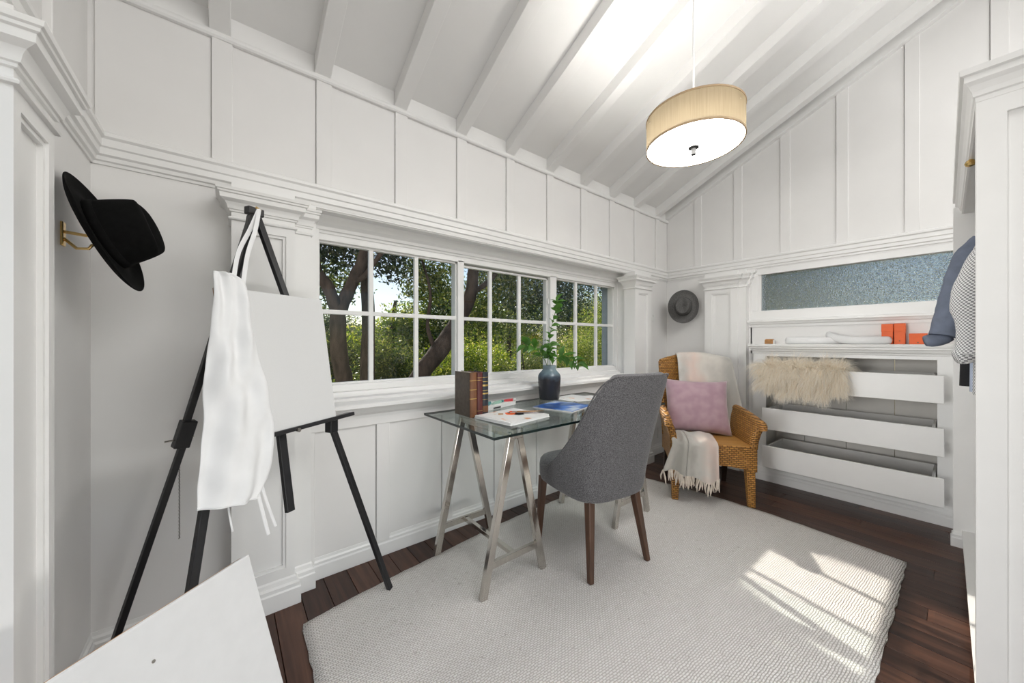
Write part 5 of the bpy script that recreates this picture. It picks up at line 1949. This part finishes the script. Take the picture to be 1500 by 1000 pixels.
def leaf_mesh(name, mat, blobs, size, parent, clear=0.42):
    C = []
    for (bx, by, bz, rx, ry, rz, n) in blobs:
        n = int(n * 1.6)
        d = rng.normal(size=(n, 3))
        d /= np.linalg.norm(d, axis=1)[:, None]
        r = rng.random(n) ** 0.45
        # break the outline into clumps
        k = 1 + 0.22 * np.sin(d[:, 0] * 7 + bx) * np.sin(d[:, 2] * 8 + bz) + 0.12 * np.sin(d[:, 1] * 15 + by)
        C.append(np.stack([bx + d[:, 0] * r * rx * k, by + d[:, 1] * r * ry * k, bz + d[:, 2] * r * rz * k], 1))
    C = np.concatenate(C)
    # sunlight gap in front of the last sash
    rel = C - CORR0
    t = rel @ SD
    dist = np.linalg.norm(rel - t[:, None] * SD, axis=1)
    C = C[(dist > clear) & ((C[:, 1] > 2.7) | (C[:, 0] > 5.0))]
    n = len(C)
    a = rng.normal(size=(n, 3))
    a /= np.linalg.norm(a, axis=1)[:, None]
    b = np.cross(a, rng.normal(size=(n, 3)))
    b /= np.linalg.norm(b, axis=1)[:, None]
    s = 0.78 * size * (0.55 + 0.9 * rng.random(n))[:, None]
    V = np.stack([C - a * s, C - b * s * 0.42, C + a * s, C + b * s * 0.42], 1).reshape(-1, 3)
    me = bpy.data.meshes.new(name)
    me.vertices.add(4 * n)
    me.vertices.foreach_set('co', V.astype(np.float32).ravel())
    me.loops.add(4 * n)
    me.loops.foreach_set('vertex_index', np.arange(4 * n, dtype=np.int32))
    me.polygons.add(n)
    me.polygons.foreach_set('loop_start', np.arange(0, 4 * n, 4, dtype=np.int32))
    me.update(calc_edges=True)
    me.materials.append(M[mat])
    o = bpy.data.objects.new(name, me)
    COL.objects.link(o)
    o.parent = parent
    o['kind'] = 'stuff'
    return o


def tree(name, label, trunks, blobs, mat, size, cat='tree', group=None, bare=False):
    base = trunks[0][0][0] if trunks else (blobs[0][0], blobs[0][1], -1.4)
    root = thing(name, label, cat, tuple(base), group=group)
    off = Vector(base)
    for i, (pts, r0, r1) in enumerate(trunks):
        P = spline(pts, 18)
        rr = random.Random(i + len(blobs))
        rs = [lerp(r0, r1, k / 17) * (1 + 0.10 * rr.uniform(-1, 1)) for k in range(18)]
        MB().tube([p - off for p in P], rs, 12).build('trunk' if i == 0 else 'branch', 'bark', root, smooth=True, angle=80)
    lb = [(b[0] - 0, b[1], b[2], b[3], b[4], b[5], b[6]) for b in blobs]
    if lb:
        o = leaf_mesh('foliage', mat, lb, size, root)
        o.data.transform(Matrix.Translation(-off))
    return root


# near oak with forked trunk (left sash)
tree('oak_tree', 'oak with a twisted forked trunk close to the window', [
    ([(1.60, 6.0, -1.5), (1.52, 6.0, 0.2), (1.38, 6.0, 1.0), (1.36, 6.0, 1.75)], 0.14, 0.115),
    ([(1.36, 6.0, 1.65), (1.22, 6.0, 2.05), (1.06, 6.05, 2.35), (1.02, 6.1, 3.1), (0.8, 6.1, 4.0)], 0.105, 0.06),
    ([(1.36, 6.0, 1.65), (1.55, 6.0, 2.1), (1.72, 5.9, 2.6), (1.85, 5.9, 3.4), (2.2, 5.9, 4.4)], 0.11, 0.06),
    ([(1.58, 5.95, 2.2), (1.70, 5.8, 2.25), (2.1, 5.6, 2.9), (2.5, 5.5, 3.3)], 0.05, 0.02)],
    [(1.1, 6.0, 3.6, 1.5, 1.3, 0.85, 5200), (2.2, 5.8, 3.9, 1.3, 1.3, 0.75, 4200), (0.4, 6.2, 2.9, 0.9, 0.9, 0.8, 2200), (1.45, 6.6, 2.9, 0.75, 0.7, 0.5, 1500),
     (2.35, 6.4, 2.75, 0.45, 0.6, 0.5, 700), (0.6, 6.4, 1.6, 0.6, 0.7, 0.7, 1000)], 'leaf_dark', 0.055)
# straight trunk behind it
tree('oak_tree', 'oak with a straight dark trunk behind the forked one', [
    ([(2.22, 7.4, -1.6), (2.22, 7.4, 0.5), (2.24, 7.4, 1.8), (2.18, 7.4, 3.0), (2.3, 7.4, 4.6)], 0.15, 0.10)],
    [(2.1, 7.6, 3.8, 1.3, 1.1, 0.7, 3000), (1.4, 7.8, 2.4, 0.9, 0.7, 0.55, 1500)], 'leaf_oak', 0.055)
# leaning oak (middle)
tree('oak_tree', 'oak with a thick trunk leaning across the middle panes', [
    ([(2.35, 6.2, -0.9), (2.72, 6.2, 0.45), (3.15, 6.2, 1.0), (3.55, 6.2, 1.55), (3.90, 6.2, 2.2), (4.0, 6.2, 2.9), (4.5, 6.2, 4.2)], 0.20, 0.10),
    ([(3.15, 6.2, 1.0), (3.0, 6.3, 1.5), (3.1, 6.4, 2.2), (2.9, 6.5, 3.0)], 0.045, 0.02),
    ([(3.9, 6.2, 2.2), (4.5, 6.3, 2.6), (5.2, 6.4, 3.4)], 0.07, 0.03)],
    [(4.4, 6.6, 4.0, 1.6, 1.5, 0.85, 5200), (3.3, 6.9, 2.55, 0.65, 0.6, 0.7, 1700), (5.3, 6.8, 2.9, 1.0, 1.0, 0.8, 2600), (4.9, 7.4, 2.0, 0.9, 0.8, 0.8, 2000)], 'leaf_oak', 0.055)
# evergreen on the right
tree('evergreen_tree', 'dark evergreen tree beyond the panes near the corner', [
    ([(8.2, 8.2, -1.6), (8.2, 8.2, 1.0), (8.1, 8.2, 3.0), (8.2, 8.2, 5.0)], 0.16, 0.08)],
    [(7.4, 8.0, 2.6, 1.5, 1.2, 1.0, 4200), (9.4, 8.4, 3.6, 1.8, 1.4, 1.2, 4200), (6.4, 8.6, 3.6, 1.2, 1.1, 0.8, 2500)], 'leaf_dark', 0.06)
# sunny shrubs
shr = [((1.2, 9.0), 1.0, 1.5, 'round sunlit shrub low behind the forked oak'), ((3.0, 9.4), 1.3, 2.2, 'tall loose shrub below the open patch of sky'),
       ((4.6, 9.0), 1.5, 2.3, 'broad sunlit shrub behind the leaning oak'), ((6.4, 9.8), 1.7, 2.2, 'mixed green shrub behind the books end of the desk'),
       ((8.6, 10.0), 1.8, 2.0, 'yellow green shrub seen behind the vase'), ((11.2, 9.6), 2.0, 2.7, 'bright yellow green shrub by the last panes'),
       ((14.5, 10.6), 2.4, 3.6, 'tall pale green shrub at the far end of the garden')]
for i, ((sx, sy), r, h, lab) in enumerate(shr):
    b = []
    rr = random.Random(i + 50)
    for k in range(5):
        b.append((sx + rr.uniform(-.6, .6) * r, sy + rr.uniform(-.4, .4), -1.2 + h * rr.uniform(0.35, 0.85), r * 0.6, 0.6, h * 0.34, 1500))
    tree('garden_shrub', lab, [([(sx, sy, -1.7), (sx + 0.05, sy, -0.4), (sx - 0.1, sy, 0.8)], 0.05, 0.02)], b, 'leaf_bright' if i % 3 != 1 else 'leaf_oak', 0.05, 'shrub', 'shrubs in the garden')
# far trees
far = [((-1.5, 16), 3.0, 4.6, 'far tree standing behind the forked oak'), ((2.6, 17), 2.4, 3.6, 'far low tree under the open sky gap'), ((6.6, 18), 2.6, 4.2, 'far round tree behind the tall loose shrub'),
       ((10.5, 18), 3.2, 6.2, 'far tree behind the leaning oak'), ((15, 19), 3.6, 7.0, 'far tree behind the evergreen'), ((22, 20), 4.5, 7.0, 'far tree beyond the bright shrubs'), ((29, 22), 5, 7.5, 'farthest tree beyond the end of the garden'),
       ((4.5, 27), 4.2, 5.6, 'hazy tree on the hillside below the open sky'), ((0.5, 25), 3.4, 5.6, 'hazy tree on the hillside behind the straight oak trunk')]
for i, ((sx, sy), r, h, lab) in enumerate(far):
    b = []
    rr = random.Random(i + 80)
    for k in range(5):
        b.append((sx + rr.uniform(-.6, .6) * r, sy + rr.uniform(-.5, .5), -1.5 + h * rr.uniform(0.25, 0.9), r * 0.6, 1.0, h * 0.30, 2000))
    tree('far_tree', lab, [([(sx, sy, -2.0), (sx, sy, h * 0.4), (sx + 0.2, sy, h * 0.8)], 0.2, 0.08)], b, 'leaf_oak' if i % 2 else 'leaf_bright', 0.11, 'tree', 'far trees beyond the garden')
# tree outside the frosted window
tree('oak_tree', 'green tree blurred behind the frosted window', [([(6.6, 1.9, -1.6), (6.6, 1.9, 1.0), (6.5, 1.9, 2.6)], 0.14, 0.08)],
     [(6.6, 1.8, 2.3, 0.8, 0.85, 1.0, 4500), (6.9, 2.1, 0.6, 0.9, 0.9, 0.9, 3500)], 'leaf_oak', 0.06)
